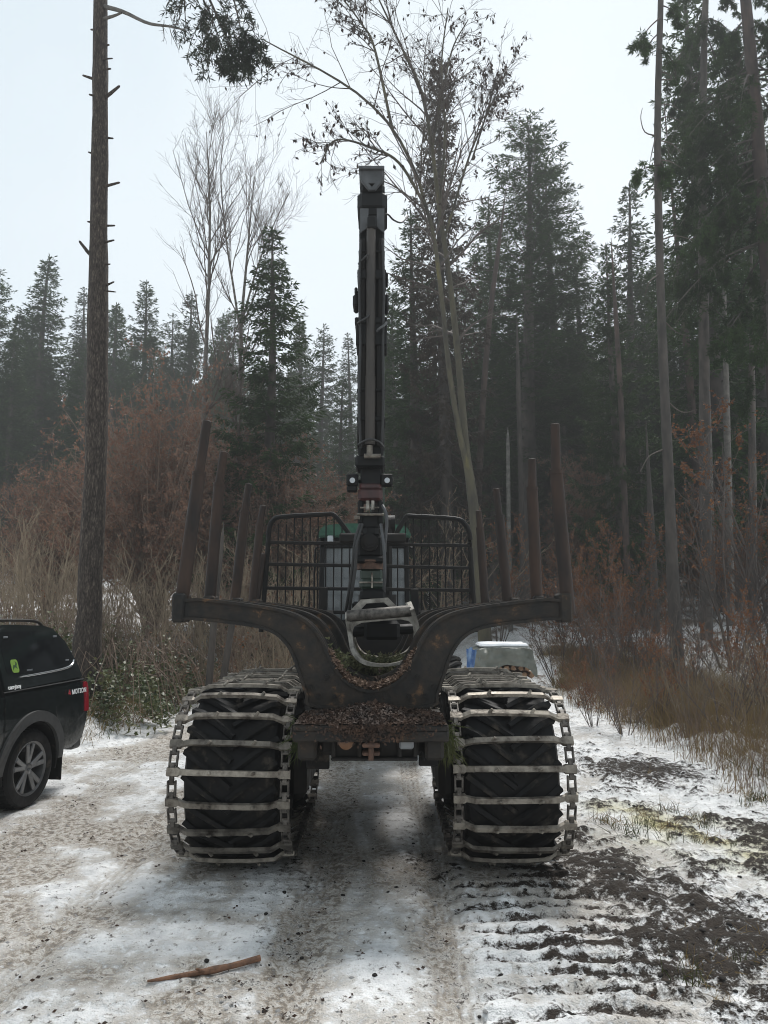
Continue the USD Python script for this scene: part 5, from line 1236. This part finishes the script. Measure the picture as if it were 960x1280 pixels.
# the alder with hanging brown leaves
bare_tree('leaning mossy alder with brown leaves still hanging, right of the crane', [(604, 770), (598, 690), (589, 610), (582, 560), (573, 450), (562, 350), (549, 260), (540, 184), (526, 113), (501, 57), (474, 0)], 18.5, [17, 15, 12.5, 10.5, 8.5, 7.2, 6.2, 5.2, 4.2, 3.2, 2.0], 107, 'alder_tree', 'bark_moss', 'twig_dark', first=30, u0=.47, ang=46, ratio=.19, sub=(6, 4), trop=.0, min_r=.0055, lenmax=2.6,
          leaves=(.13, .032, 1700, 'leaf_dark', .9),
          extra=[([(588, 600, 0), (574, 540, -.2), (561, 460, -.4), (553, 380, -.5), (543, 300, -.6), (533, 260, -.6), (518, 212, -.7), (490, 160, -.9), (451, 120, -1.1), (405, 90, -1.3), (352, 62, -1.5), (330, 50, -1.5)], 7.8, 1.2),
                 ([(490, 160, -.9), (468, 60, -.9), (452, 30, -1.), (430, 0, -1.1)], 4, 1.6), ([(533, 260, -.6), (500, 205, -1), (465, 185, -1.3), (420, 175, -1.6), (400, 205, -1.7)], 4.2, 1.5), ([(549, 262, 0), (556, 170, .3), (552, 80, .5), (560, 10, .6)], 4.2, 1.6),
                 ([(555, 300, 0), (585, 200, .2), (606, 150, .2), (632, 90, .2)], 3.6, 1.2), ([(540, 184, 0), (552, 120, -.5), (566, 60, -.6), (585, 25, -.7)], 3.6, 1.2), ([(590, 200, .2), (612, 130, .3), (620, 95, .3)], 2.6, 1.0)])

# the tall thin stem on the right with a green tuft and dead hoops
bt, bp_, br_ = stem('tall bare stem with one green tuft near the top, right of the stakes', [(850, 862), (843, 760), (836, 600), (829, 450), (824, 300), (822, 150), (826, 0)], 17.5, [17, 15, 13, 11.5, 10, 9, 8], 'bark_spruce', 'pine_tree', 12, up=4, seed=12, relief=.08)
m = MB(); r = np.random.default_rng(44)
for pts in ([(821, 170), (806, 165), (801, 148), (803, 135)], [(822, 132), (838, 131), (850, 138)], [(822, 150), (835, 146), (852, 152)], [(822, 175), (840, 180), (852, 192)], [(821, 165), (815, 190), (812, 205)], [(824, 200), (838, 202), (852, 210)], [(826, 300), (845, 295), (866, 300)], [(824, 90), (834, 92), (842, 100)], [(828, 340), (812, 352), (806, 370)], [(825, 100), (838, 100), (850, 106)], [(827, 240), (812, 236), (800, 244)], [(829, 400), (845, 415), (860, 420)], [(832, 500), (852, 515), (872, 512)], [(834, 560), (812, 570), (800, 590)]):
    m = MB(); q = smooth_line([P(x, y, 17.5 - .12 * i * r.uniform(0, 1.5)) for i, (x, y) in enumerate(pts)], 10); m.tube(q, np.linspace(.02, .006, 10), 5); obj('dead_branch', m, 'twig_dark', bt)
boughs(bt, 'needles', 'bark_red', [(np.array([P(825, 22, 17.4), P(812, 34, 17.3), P(800, 50, 17.2), P(790, 56, 17.2)]), .02, 13), (np.array([P(823, 60, 17.4), P(832, 66, 17.2), P(842, 80, 17.1), P(846, 104, 17.1)]), .02, 11), (np.array([P(825, 40, 17.5), P(815, 50, 17.9), P(806, 66, 18.1), P(808, 76, 18.1)]), .02, 10), (np.array([P(825, 205, 17.4), P(812, 208, 17.3), P(800, 214, 17.2), P(792, 226, 17.2)]), .02, 13), (np.array([P(825, 200, 17.5), P(830, 212, 17.3), P(828, 238, 17.2)]), .02, 10), (np.array([P(826, 6, 17.5), P(838, 12, 17.5), P(850, 30, 17.5)]), .02, 12)], 9, 71, L=.14, W=.012)

# the big near spruce at the right, boughs hanging into the picture
st_, sp_, sr_ = stem('leaning red-brown spruce trunk with heavy drooping boughs at the right edge', [(990, 870), (978, 640), (966, 430), (954, 260), (944, 130), (932, 0)], 20, [26, 23, 20, 18, 16, 14], 'bark_red', 'spruce_tree', 12, up=7, seed=15, relief=.08)
r = np.random.default_rng(46); paths = []; line = smooth_line(np.array(sp_), 60)
for k in range(64):
    u = r.uniform(.34, .95); p = line[int(u * 59)]; a = r.uniform(0, 2 * np.pi); o = np.array([math.cos(a), math.sin(a) * .8, 0]); L = r.uniform(1.6, 3.2) * (1.15 - .55 * max(u - .55, 0) / .4)
    paths.append((np.array([p, p + o * L * .35 + [0, 0, -.15 * L], p + o * L * .7 + [0, 0, -.5 * L], p + o * L * .95 + [0, 0, -.85 * L]]), .035, 16))
boughs(st_, 'needles', 'bark_spruce', paths, 12, 72, L=.15, W=.016, trop=-.5)
st_, sp_, sr_ = stem('thin spruce trunk with long hanging boughs just right of the tall bare stem', [(884, 865), (882, 640), (880, 430), (878, 220), (880, 60), (882, 0)], 23, [15, 14, 13, 11, 9, 8], 'bark_spruce', 'spruce_tree', 10, up=6, seed=16, relief=.06)
paths = []; line = smooth_line(np.array(sp_), 60)
for k in range(46):
    u = r.uniform(.36, .95); p = line[int(u * 59)]; a = r.uniform(0, 2 * np.pi); o = np.array([math.cos(a), math.sin(a) * .8, 0]); L = r.uniform(1.2, 2.3) * (1.15 - .55 * max(u - .55, 0) / .4)
    paths.append((np.array([p, p + o * L * .35 + [0, 0, -.2 * L], p + o * L * .65 + [0, 0, -.65 * L], p + o * L * .85 + [0, 0, -1.05 * L]]), .03, 13))
boughs(st_, 'needles', 'bark_spruce', paths, 12, 73, L=.15, W=.016, trop=-.5)

# other trunks one can tell apart
for args in (('reddish straight pine trunk in the wood left of the tall bare stem', [(790, 830), (782, 660), (776, 500), (770, 400)], 26, [9, 8, 7, 6], 'bark_red', 3),
             ('red-brown pine trunk high in the wood right of the tall bare stem', [(886, 800), (874, 640), (864, 500), (853, 380)], 29, [12, 11, 10, 8], 'bark_red', 4),
             ('reddish leaning pine trunk behind the alder', [(597, 640), (604, 500), (612, 400), (622, 320)], 30, [9, 8, 7, 6], 'bark_red', 5),
             ('dark trunk behind the rightmost stake, first of a close pair', [(804, 850), (803, 740), (801, 640)], 27, [8, 7, 6], 'bark_spruce', 6),
             ('dark trunk of the close pair, nearer the tall bare stem', [(822, 852), (818, 740), (813, 640)], 25, [12, 10, 8], 'bark_spruce', 7),
             ('slim dark trunk just right of the tall bare stem', [(893, 850), (890, 700), (886, 540)], 28, [9, 8, 7], 'bark_grey', 8),
             ('grey trunk between the slim dark trunk and the right edge', [(915, 855), (912, 700), (908, 500)], 26, [11, 10, 8], 'bark_grey', 9),
             ('dark trunk close to the right edge behind the reeds', [(940, 860), (941, 700), (940, 520)], 24, [12, 10, 9], 'bark_spruce', 10),
             ('slim trunk half hidden by rust coloured beech leaves', [(768, 840), (764, 700), (758, 560)], 28, [7, 6, 5], 'bark_grey', 11),
             ('slim trunk behind the third right stake', [(655, 800), (652, 640), (648, 480)], 30, [8, 7, 6], 'bark_spruce', 12),
             ('grey trunk behind the left part of the headboard', [(350, 800), (347, 660), (342, 520)], 29, [7, 6, 5], 'bark_grey', 13),
             ('dark trunk right of the pine, low behind the saplings', [(330, 800), (326, 700), (322, 560)], 30, [7, 6, 5], 'bark_spruce', 14)):
    stem(args[0], args[1], args[2], args[3], args[4], 'tree_trunk', 9, seed=args[5], up=9 if args[1][0][0] > 880 else 3.2, dead=14)
stem('pale birch stem between the second and third right stakes', [(638, 760), (636, 660), (635, 560)], 27, [6, 5.5, 5], 'bark_birch', 'birch_tree', 8, seed=21, up=.8, dead=8)
# the two grey poles under the left arms
for lab, pxs, w in (('grey sapling stem seen under the left bunk arms, left of its twin', [(262, 845), (268, 770), (276, 690)], [9, 8, 6]), ('grey sapling stem seen under the left bunk arms, thicker twin', [(280, 842), (290, 780), (303, 700)], [9, 8, 6])):
    stem(lab, pxs, 14.5, w, 'bark_spruce', 'tree_trunk', 9, seed=int(w[0] + pxs[0][0]), up=.6, dead=5)


# ------------------------------------------------------------------ beech bushes, saplings and undergrowth
def bush_parts(seed, h, w, stems=9, leaves=None, spread_=40, sub=(9, 6), min_r=.006, trop=.25, base_r=.03):
    r = np.random.default_rng(seed); a = r.uniform(0, 6.28, stems); tilt = np.radians(r.uniform(5, spread_, stems)); s = np.linspace(0, 1, 7)
    d = np.stack([np.cos(a) * np.sin(tilt), np.sin(a) * np.sin(tilt), np.cos(tilt)], -1); L = h * r.uniform(.75, 1.05, stems)
    pts = np.stack([np.cos(a) * .12, np.sin(a) * .12, 0 * a], -1)[:, None] + d[:, None] * (L[:, None] * s)[..., None] * np.array([w, w, 1]) ; pts[..., 2] -= (s[None] ** 2) * .10 * L[:, None] * np.sin(tilt)[:, None]
    pts += np.cumsum(r.normal(size=pts.shape) * .03 * h / 4, 1); R = np.linspace(base_r, base_r * .25, 7)[None].repeat(stems, 0)
    b = MB(); b.add(*tubes(pts, R, 5, False)); c1, r1 = grow(pts, R, sub[0], .2, 1, 42, .42, r, K=6, trop=trop * .5, wob=.14); b.add(*tubes(c1, np.maximum(r1, min_r), 4, False)); c2, r2 = grow(c1, r1, sub[1], .15, 1, 42, .5, r, K=4, trop=trop * .4, wob=.16); b.add(*tubes(c2, np.maximum(r2, min_r * .7), 3, False))
    lv = None
    if leaves:
        n, Lf, Wf = leaves; lv = hang_leaves(np.concatenate([c2, c1[:, [0, 2, 4, 5]]]), n, Lf, Wf, r, .5, .25)
    return b.get(), lv


def dome_parts(seed, h, w, n_tw, n_lv, Lf, Wf):
    """A rounded young beech: stems that fan out under a full crown of twigs and clinging leaves."""
    r = np.random.default_rng(seed); k = 150
    d = unit(r.normal(size=(k, 3)) + [0, 0, .35]); d[:, 2] = np.abs(d[:, 2]) * 1.0; rad = (.45 + .55 * r.random(k) ** .4)[:, None]
    lump = 1 + .14 * np.sin(d[:, :1] * 7 + seed) + .12 * np.sin(d[:, 1:2] * 9 + 1)
    tipp = d * rad * lump * np.array([w, w, h * .68]) + [0, 0, h * .30]; base = np.stack([r.normal(0, .12, k), r.normal(0, .12, k), r.uniform(0, h * .12, k)], -1)
    s = np.linspace(0, 1, 7)[None, :, None]; mid = base * .5 + tipp * np.array([.25, .25, .55]); pts = (1 - s) ** 2 * base[:, None] + 2 * s * (1 - s) * mid[:, None] + s ** 2 * tipp[:, None]; R = np.linspace(.045, .008, 7)[None].repeat(k, 0)
    b = MB(); b.add(*tubes(pts, R, 4, False)); c1, r1 = grow(pts, R, n_tw, .45, 1, 62, .22, r, K=5, trop=-.02, wob=.24); b.add(*tubes(c1, np.maximum(r1, .007), 3, False)); c2, r2 = grow(c1, r1, 6, .15, 1, 55, .6, r, K=4, trop=.0, wob=.26); b.add(*tubes(c2, np.maximum(r2, .0042), 3, False))
    return b.get(), hang_leaves(np.concatenate([c2, c1[:, [0, 2, 3, 4]]]), n_lv, Lf, Wf, r, .5, .1)


BUSH = {}


def bush(kind, label, px, pbase, Y, hpx, rotz=0, name='beech_bush', cat='bush', wide=1.0, group=None):
    spec = BUSHES[kind]; x = P(px, 700, Y)[0]; z = gz(x, Y) - .1; h = P(px, hpx, Y)[2] - z; s = h / spec['h']
    if kind in BUSH: return dup(BUSH[kind], label, (x, Y, z), rotz, (s * wide, s * wide, s), group, cat, name)
    t = thing(name, label, cat, (x, Y, z), rotz, (s * wide, s * wide, s), group); kw = {k: v for k, v in spec.items() if k not in ('twig', 'leaf')}
    b, lv = (dome_parts if 'n_tw' in kw else bush_parts)(**kw); k = obj('twigs', b, spec['twig'], t)
    if lv is not None: obj('leaves', lv, spec['leaf'], t)
    BUSH[kind] = t; return t


BUSHES = {'dome': dict(seed=201, h=9, w=3.9, n_tw=11, n_lv=21000, Lf=.12, Wf=.036, twig='twig_brown', leaf='leaf_beech_pale'),
          'rust': dict(seed=202, h=4.5, w=.9, stems=8, leaves=(3200, .068, .024), spread_=34, sub=(8, 5), min_r=.005, base_r=.026, twig='twig_dark', leaf='leaf_beech'),
          'tan': dict(seed=203, h=4, w=.8, stems=8, leaves=None, spread_=24, sub=(7, 4), min_r=.006, trop=.4, base_r=.03, twig='twig_tan'),
          'tan_b': dict(seed=204, h=4, w=1.1, stems=10, leaves=None, spread_=42, sub=(7, 4), min_r=.006, trop=.3, base_r=.024, twig='twig_tan'),
          'dark': dict(seed=205, h=5, w=.9, stems=7, leaves=(350, .07, .022), spread_=36, sub=(8, 5), min_r=.006, trop=.2, base_r=.028, twig='twig_dark', leaf='leaf_beech'),
          'mixed': dict(seed=206, h=5.5, w=1.0, stems=9, leaves=(900, .07, .022), spread_=44, sub=(8, 5), min_r=.006, trop=.15, base_r=.035, twig='twig_tan', leaf='leaf_beech_pale')}
bush('dome', 'large domed beech thicket with dull red leaves right of the pine trunk', 190, 0, 23, 440, 20, wide=.82)
bush('dome', 'second domed beech thicket, right of the large one and lower', 285, 0, 26, 478, 200, wide=.75)
bush('dome', 'reddish beech thicket behind the left stakes', 330, 0, 24, 560, 130, wide=.95)
bush('dome', 'low reddish beech thicket between left stakes and headboard', 372, 0, 25, 545, 250, wide=1.1)
bush('dome', 'dull beech thicket left of the pine trunk', 62, 0, 26, 550, 60, wide=.9)
bush('dome', 'brown beech thicket behind the left part of the headboard', 408, 0, 31, 590, 310, wide=1.2)
bush('dome', 'domed beech thicket with brown leaves behind the rightmost stake', 742, 0, 30, 545, 200, wide=.8)
bush('dome', 'brown beech crown right of the tall bare stem', 895, 0, 30, 600, 20, wide=.8)
for i, (px, Y, hp, k, lab) in enumerate((
        (738, 20.5, 670, 'rust', 'rust leaved young beech right of the rightmost stake'), (772, 22, 660, 'rust', 'rust leaved young beech left of the dark trunk pair'), (706, 22, 710, 'rust', 'low rust leaved beech under the right bunk arm'),
        (622, 25, 655, 'rust', 'rust leaved beech between the right stakes'), 
        (868, 26, 620, 'rust', 'rust leaved beech right of the tall bare stem'), (985, 19, 500, 'rust', 'orange leaved branches reaching in at the right edge'),
        (752, 17, 720, 'rust', 'bright rust leaved sapling at the verge right of the right track'), (800, 18, 720, 'rust', 'rust leaved sapling at the verge left of the tall bare stem'),
        (905, 19, 560, 'dark', 'dark twiggy bush near the right edge'), (828, 20, 700, 'dark', 'dark twiggy bush around the foot of the tall bare stem'),
        (780, 19, 720, 'dark', 'dark twiggy bush left of the tall bare stem'), (690, 19, 740, 'dark', 'dark twiggy bush right of the woodpile'), (955, 20, 560, 'dark', 'tall dark twigs at the right edge'),
        (300, 21, 670, 'mixed', 'pale twiggy bush behind the second left stake'), (350, 22, 650, 'mixed', 'pale twiggy bush in front of the left headboard'), (220, 21, 690, 'mixed', 'pale twiggy bush left of the tallest left stake'), (165, 20, 670, 'mixed', 'pale twiggy bush right of the pine foot'),
        (412, 23, 630, 'mixed', 'pale twiggy bush behind the left headboard'), (455, 27, 610, 'mixed', 'twiggy bush behind the crane'), (540, 27, 610, 'mixed', 'twiggy bush behind the right headboard'))):
    bush(k, lab, px, 0, Y, hp, 37 * i, wide=(.8, 1.0, 1.15)[i % 3])
# pale tan saplings on the left bank
sr = np.random.default_rng(91)
tan = [(18, 17, 670), (45, 15.5, 690), (70, 18, 680), (58, 20, 640), (88, 15, 700), (130, 17, 690), (150, 15.5, 730), (178, 18, 720), (205, 16.5, 730), (232, 18.5, 690), (262, 17, 740), (290, 19, 690), (318, 18, 730), (345, 17.5, 730), (372, 20, 690), (400, 19, 720), (8, 21, 640), (110, 21, 690), (248, 22, 690), (430, 22, 690)]
place = ['at the left edge, tallest there', 'above the truck roof, low', 'above the truck canopy, tall', 'behind the truck canopy, tallest', 'just left of the pine foot', 'just right of the pine trunk', 'low right of the pine foot', 'left of the tallest left stake', 'under the tallest left stake, low', 'right behind the tallest left stake', 'below the left bunk arm', 'behind the second left stake', 'behind the third left stake, low', 'behind the fourth left stake, low', 'behind the left edge of the headboard', 'behind the left half of the headboard', 'far at the left edge', 'far behind the pine trunk', 'far behind the tallest left stake', 'behind the crane foot, left']
for i, ((px, Y, hp), w) in enumerate(zip(tan, place)):
    bush('tan' if i % 2 == 0 else 'tan_b', 'bare tan saplings ' + w, px, 0, Y, hp, 53 * i, 'sapling', 'sapling', wide=(.9, 1.1, 1.0)[i % 3])

# thicket that nobody could count, between the saplings
def instancer(name, label, cat, protos, spots):
    """protos: list of [(part name, mesh, material)]; spots: (x, y, z, turn, scale, which)."""
    pi = UsdGeom.PointInstancer.Define(stage, numbered('/World', name)); pths = []
    for j, parts in enumerate(protos):
        pth = f'{pi.GetPath()}/clump' + (f'_{j:03d}' if j else ''); UsdGeom.Xform.Define(stage, pth); pths.append(Sdf.Path(pth))
        for nm, me, mt in parts: usdkit.mesh(stage, f'{pth}/{nm}', me.get() if isinstance(me, MB) else me, '/World/Looks/' + mt)
    pi.CreatePrototypesRel().SetTargets(pths); sp = np.array(spots, float)
    pi.CreatePositionsAttr(Vt.Vec3fArray.FromNumpy(sp[:, :3].astype(np.float32))); pi.CreateOrientationsAttr(Vt.QuathArray([Gf.Quath(float(math.cos(a / 2)), 0, 0, float(math.sin(a / 2))) for a in sp[:, 3]]))
    pi.CreateScalesAttr(Vt.Vec3fArray.FromNumpy(np.repeat(sp[:, 4:5], 3, 1).astype(np.float32))); pi.CreateProtoIndicesAttr(Vt.IntArray([int(v) for v in sp[:, 5]]))
    tag(pi.GetPrim(), label, cat, kind='stuff'); return pi


def scatter(n, fx, fy, s0, s1, k, seed, sink=.03, keep=None):
    r = np.random.default_rng(seed); out = []
    while len(out) < n:
        y = r.uniform(*fy); x = r.uniform(*fx) if not callable(fx) else fx(r, y)
        if keep is not None and not keep(x, y, r): continue
        out.append((x, y, gz(x, y) - sink, r.uniform(0, 6.28), r.uniform(s0, s1), r.integers(0, k)))
    return out


b1, _ = bush_parts(301, 1.9, .9, 6, None, 35, (7, 5), .004, .3, .011); b2, l2 = bush_parts(302, 1.6, 1.1, 6, (120, .07, .022), 45, (7, 5), .004, .2, .011); b3, l3 = bush_parts(303, 2.2, .8, 5, (60, .07, .022), 30, (7, 5), .004, .3, .012)
instancer('thicket', 'tangle of pale bare undergrowth on the left bank', 'undergrowth', [[('twigs', b1, 'twig_tan')], [('twigs', b2, 'twig_tan'), ('leaves', l2, 'leaf_beech_pale')], [('twigs', b3, 'twig_brown'), ('leaves', l3, 'leaf_beech')]],
          scatter(80, lambda r, y: r.uniform(-.62 * y, -.02 * y - 1.5), (14.5, 34), .6, 1.2, 3, 5))
instancer('thicket', 'tangle of dark undergrowth below the right-hand wood', 'undergrowth', [[('twigs', b1, 'twig_dark')], [('twigs', b2, 'twig_brown'), ('leaves', l2, 'leaf_beech')], [('twigs', b3, 'twig_dark'), ('leaves', l3, 'leaf_beech')]],
          scatter(85, lambda r, y: r.uniform(max(4.6, .06 * y + 2), .62 * y), (13, 36), .6, 1.2, 3, 6))


# brambles and evergreen leaves at the pine foot and along the left bank
def leaf_mound(seed, n, w, h, L):
    r = np.random.default_rng(seed); a = r.uniform(0, 6.28, n); q = np.sqrt(r.random(n)); lump = 1 + .35 * np.sin(a * 3 + seed) ; x, y = q * np.cos(a) * w * lump, q * np.sin(a) * w * lump
    z = h * (1 - q ** 2) * (.35 + .65 * r.random(n)) * (1 + .3 * np.sin(x * 9) * np.cos(y * 7)); p = np.stack([x, y, z], -1); d = unit(r.normal(size=(n, 3)) * [1, 1, .5]); s = unit(np.cross(d, r.normal(size=(n, 3)) * .5 + [0, 0, 1]))
    k = 26; aa = r.uniform(0, 6.28, k); canes = np.stack([np.stack([np.cos(aa) * w * t * 1.15, np.sin(aa) * w * t * 1.15, h * 1.25 * np.sin(np.pi * (.1 + .85 * t)) * r.uniform(.6, 1.1, k)], -1) for t in np.linspace(0, 1, 7)], 1)
    return cards(p, d, s, L * r.uniform(.6, 1.3, n), L * .3, .45), tubes(canes, np.full((k, 7), .006), 3, False)


BR = {}
for i, (px, py, w, h, lab) in enumerate(((140, 905, .62, .75, 'green bramble mound between the truck and the left track'), (185, 880, .75, .8, 'green bramble mound left of the forwarder, right at the snow edge'), (120, 860, .6, .85, 'dark bramble clump against the pine foot'), (160, 850, .8, .8, 'upper bramble clump right of the pine foot'),
                                         (215, 862, .7, .65, 'bramble clump beside the top of the left track'), (95, 790, .9, .9, 'evergreen leaves behind the truck canopy'), (30, 782, .9, .8, 'evergreen bush behind the truck roof'), (238, 850, .6, .5, 'low bramble clump behind the left track'))):
    q = on_ground(px, py) if py > 840 else P(px, 0, 14.0) * [1, 1, 0]; x, y = q[0], q[1] + .4; z = gz(x, y) - .03
    t = thing('bramble', lab, 'bramble', (x, y, z)); lf, cn = leaf_mound(400 + i, int(3400 * w), w * 1.6, h * 1.45, .09); lf = (lf[0] + [x, y, z], lf[1]); cn = (cn[0] + [x, y, z], cn[1])
    obj('leaves', lf, 'leaf_bramble', t); obj('canes', cn, 'twig_brown', t)


# reeds and dry grass
def tuft(seed, n, h, w, spread_=.4, lean=.8):
    r = np.random.default_rng(seed); a = r.uniform(0, 6.28, n); t = np.radians(r.uniform(0, 30, n)) * lean * 2; s = np.linspace(0, 1, 5); L = h * r.uniform(.5, 1.1, n); base = np.stack([r.normal(0, spread_ * .4, n), r.normal(0, spread_ * .4, n), 0 * a], -1)
    d = np.stack([np.cos(a) * np.sin(t), np.sin(a) * np.sin(t), np.cos(t)], -1); bend = np.stack([np.cos(a), np.sin(a), -np.ones(n) * .6], -1)
    pts = base[:, None] + d[:, None] * (L[:, None] * s)[..., None] + bend[:, None] * (L[:, None] * s ** 2.4 * r.uniform(0, .45, (n, 1)) * lean)[..., None]
    side = unit(np.cross(d, r.normal(size=d.shape)))[:, None]; ww = (w * (1 - s ** 1.5) + .0008)[None, :, None]; v = np.stack([pts - side * ww, pts + side * ww], 2).reshape(n, 10, 3)
    k = np.arange(4) * 2; q = np.stack([k, k + 1, k + 3, k + 2], -1); f = (q[None] + np.arange(n)[:, None, None] * 10).reshape(-1, 4)
    return v.reshape(-1, 3), np.vstack([f[:, [0, 1, 2]], f[:, [0, 2, 3]]])


reeds = [[('blades', tuft(501, 34, 1.0, .005), 'reed')], [('blades', tuft(502, 40, .75, .005, .4, .8), 'reed')], [('blades', tuft(503, 16, 1.15, .004, .3, .9), 'twig_brown')], [('blades', tuft(504, 30, .5, .005, .4, 1.0), 'grass_green')]]
edge = lambda y: 4.25 + .25 * math.sin(y * 1.3) + .15 * math.sin(y * 3.7)
instancer('reeds', 'dense yellow brown reeds and dry grass along the right verge', 'dry grass', reeds, scatter(1700, lambda r, y: edge(y) + abs(r.normal(0, 1)) * 1.6 + .35, (7.6, 22), .4, .8, 4, 15))
instancer('grass', 'sparse dry stems sticking out of the snow on the right verge', 'dry grass', [[('blades', tuft(511, 7, .55, .003, .3, .5), 'reed')], [('blades', tuft(512, 5, .75, .003, .25, .4), 'twig_brown')]], scatter(520, lambda r, y: 4.0 + r.random() * .8, (6.8, 18), .5, 1.1, 2, 16))
instancer('grass', 'dry grass and small plants along the left snow edge', 'dry grass', [[('blades', tuft(521, 18, .4, .004, .3, .9), 'reed')], [('blades', tuft(522, 16, .3, .005, .3, 1.0), 'grass_green')]], scatter(420, lambda r, y: -9.6 + 5.4 * float(sstep(9.0, 11.6, y)) - abs(r.normal(0, 1.0)) - .1, (10.6, 19), .5, 1.2, 2, 17))
tuf = [[('blades', tuft(531, 26, .22, .0035, .22, 1.0), 'grass_green')], [('blades', tuft(532, 20, .2, .0035, .22, 1.1), 'reed')]]
instancer('grass', 'flattened grass showing through the mud on the right', 'dry grass', tuf, scatter(90, lambda r, y: r.uniform(1.6, 4.1), (4.0, 9.5), .4, .9, 2, 18, .01, keep=lambda x, y, r: (math.sin(x * 3.1 + y * 1.7) + math.sin(y * 2.3 - x)) > .6))

# low shrubs and young beeches among the reeds
for i, (px, Y, hp, k, lab) in enumerate(((735, 13.2, 815, 'rust', 'small rust leaved shrub at the start of the right verge'), (772, 12.2, 800, 'dark', 'small dark shrub in the reeds right of the right track'), (812, 12.8, 790, 'rust', 'small rust leaved shrub in the reeds below the tall bare stem'), (850, 11.6, 800, 'tan', 'small pale shrub in the reeds near the right edge'),
                                         (895, 11.0, 760, 'dark', 'dark shrub in the reeds near the right edge'), (930, 10.6, 800, 'tan_b', 'pale spreading shrub in the reeds at the right edge'), (955, 12.0, 740, 'rust', 'rust leaved shrub at the right edge behind the reeds'))):
    bush(k, lab, px, 0, Y, hp, 61 * i, 'shrub', 'shrub')

# clods of mud and crumbs of dirty snow lying about
cl = []
for j in range(4):
    b = MB(); b.blob((0, 0, .2), (1, .8, .55), 60 + j, 1, .5); cl.append([('clod', b, 'mud_clod')])
def mudkeep(x, y, r):
    m_ = ground_fine(np.array([x]), np.array([y]))[1][0]; return r.random() < .03 + .97 * m_
R_ = np.random.default_rng(23); N_ = 9000; cx_ = R_.uniform(-1.6, 4.2, N_); cy_ = 3.8 + 7.0 * R_.random(N_) ** 1.5; hh, mm_, *_ = ground_fine(cx_, cy_); ok = R_.random(N_) < .012 + .6 * mm_
instancer('mud_clods', 'small clods of dark mud scattered over the churned snow', 'mud', cl, [(x, y, z - .004, R_.uniform(0, 6.28), .005 + .015 * R_.random() ** 3, R_.integers(0, 4)) for x, y, z in zip(cx_[ok], cy_[ok], hh[ok])])
cs = []
for j in range(3):
    b = MB(); b.blob((0, 0, .2), (1, .8, .5), 70 + j, 1, .5); cs.append([('lump', b, 'dirt_snow')])
cx_ = R_.uniform(-4.3, 4.2, N_); cy_ = 3.8 + 6.5 * R_.random(N_) ** 1.4; hh, mm_, dd_, *_ = ground_fine(cx_, cy_); ok = R_.random(N_) < .05 + .1 * dd_
instancer('snow_crumbs', 'crumbs of dirty frozen snow on the road', 'snow', cs, [(x, y, z - .004, R_.uniform(0, 6.28), .005 + .012 * R_.random() ** 3, R_.integers(0, 3)) for x, y, z in zip(cx_[ok], cy_[ok], hh[ok])])
dbr = [[('needles', sprays(1, (0, 0, .006), (.01, .01, .0), .05, 80, .05, .0022, 12, .018), 'bark_litter')], [('chip', chips(3, (0, 0, 0), (.02, .02, 0), .03, lambda x, y: 0 * x + .003, 81), 'bark_litter')]]
cx_ = R_.uniform(-4.3, 2.0, N_); cy_ = 3.8 + 7.5 * R_.random(N_) ** 1.4; hh, mm_, dd_, *_ = ground_fine(cx_, cy_); ok = R_.random(N_) < .03 + .16 * dd_ * (meshkit.noise(np.stack([cx_ * 2, cy_ * 2, 0 * cx_], -1), 4) > .45)
instancer('forest_litter', 'needles and bark chips strewn over the packed snow', 'litter', dbr, [(x, y, z + .001, R_.uniform(0, 6.28), R_.uniform(.4, 1.0), R_.integers(0, 2)) for x, y, z in zip(cx_[ok], cy_[ok], hh[ok])])
# ------------------------------------------------------------------ haze
usdkit.material(stage, '/World/Looks/haze_material', {'v': ('principled_volume', {'color': (.97, .985, 1.0), 'density': 0.0014, 'anisotropy': 0.3})}, [], volume='v.volume')
m = MB(); m.lohi(np.array((gx[0] - 6, gy[0] - 6, GROUND[:, 2].min() - 1.0)), np.array((gx[-1] + 6, gy[-1] + 6, max(GROUND[:, 2].max() + 3, 48.)))); hp = obj('haze', m, 'haze_material')
tag(stage.GetPrimAtPath(hp), 'thin winter haze between the trees', 'haze', kind='stuff')
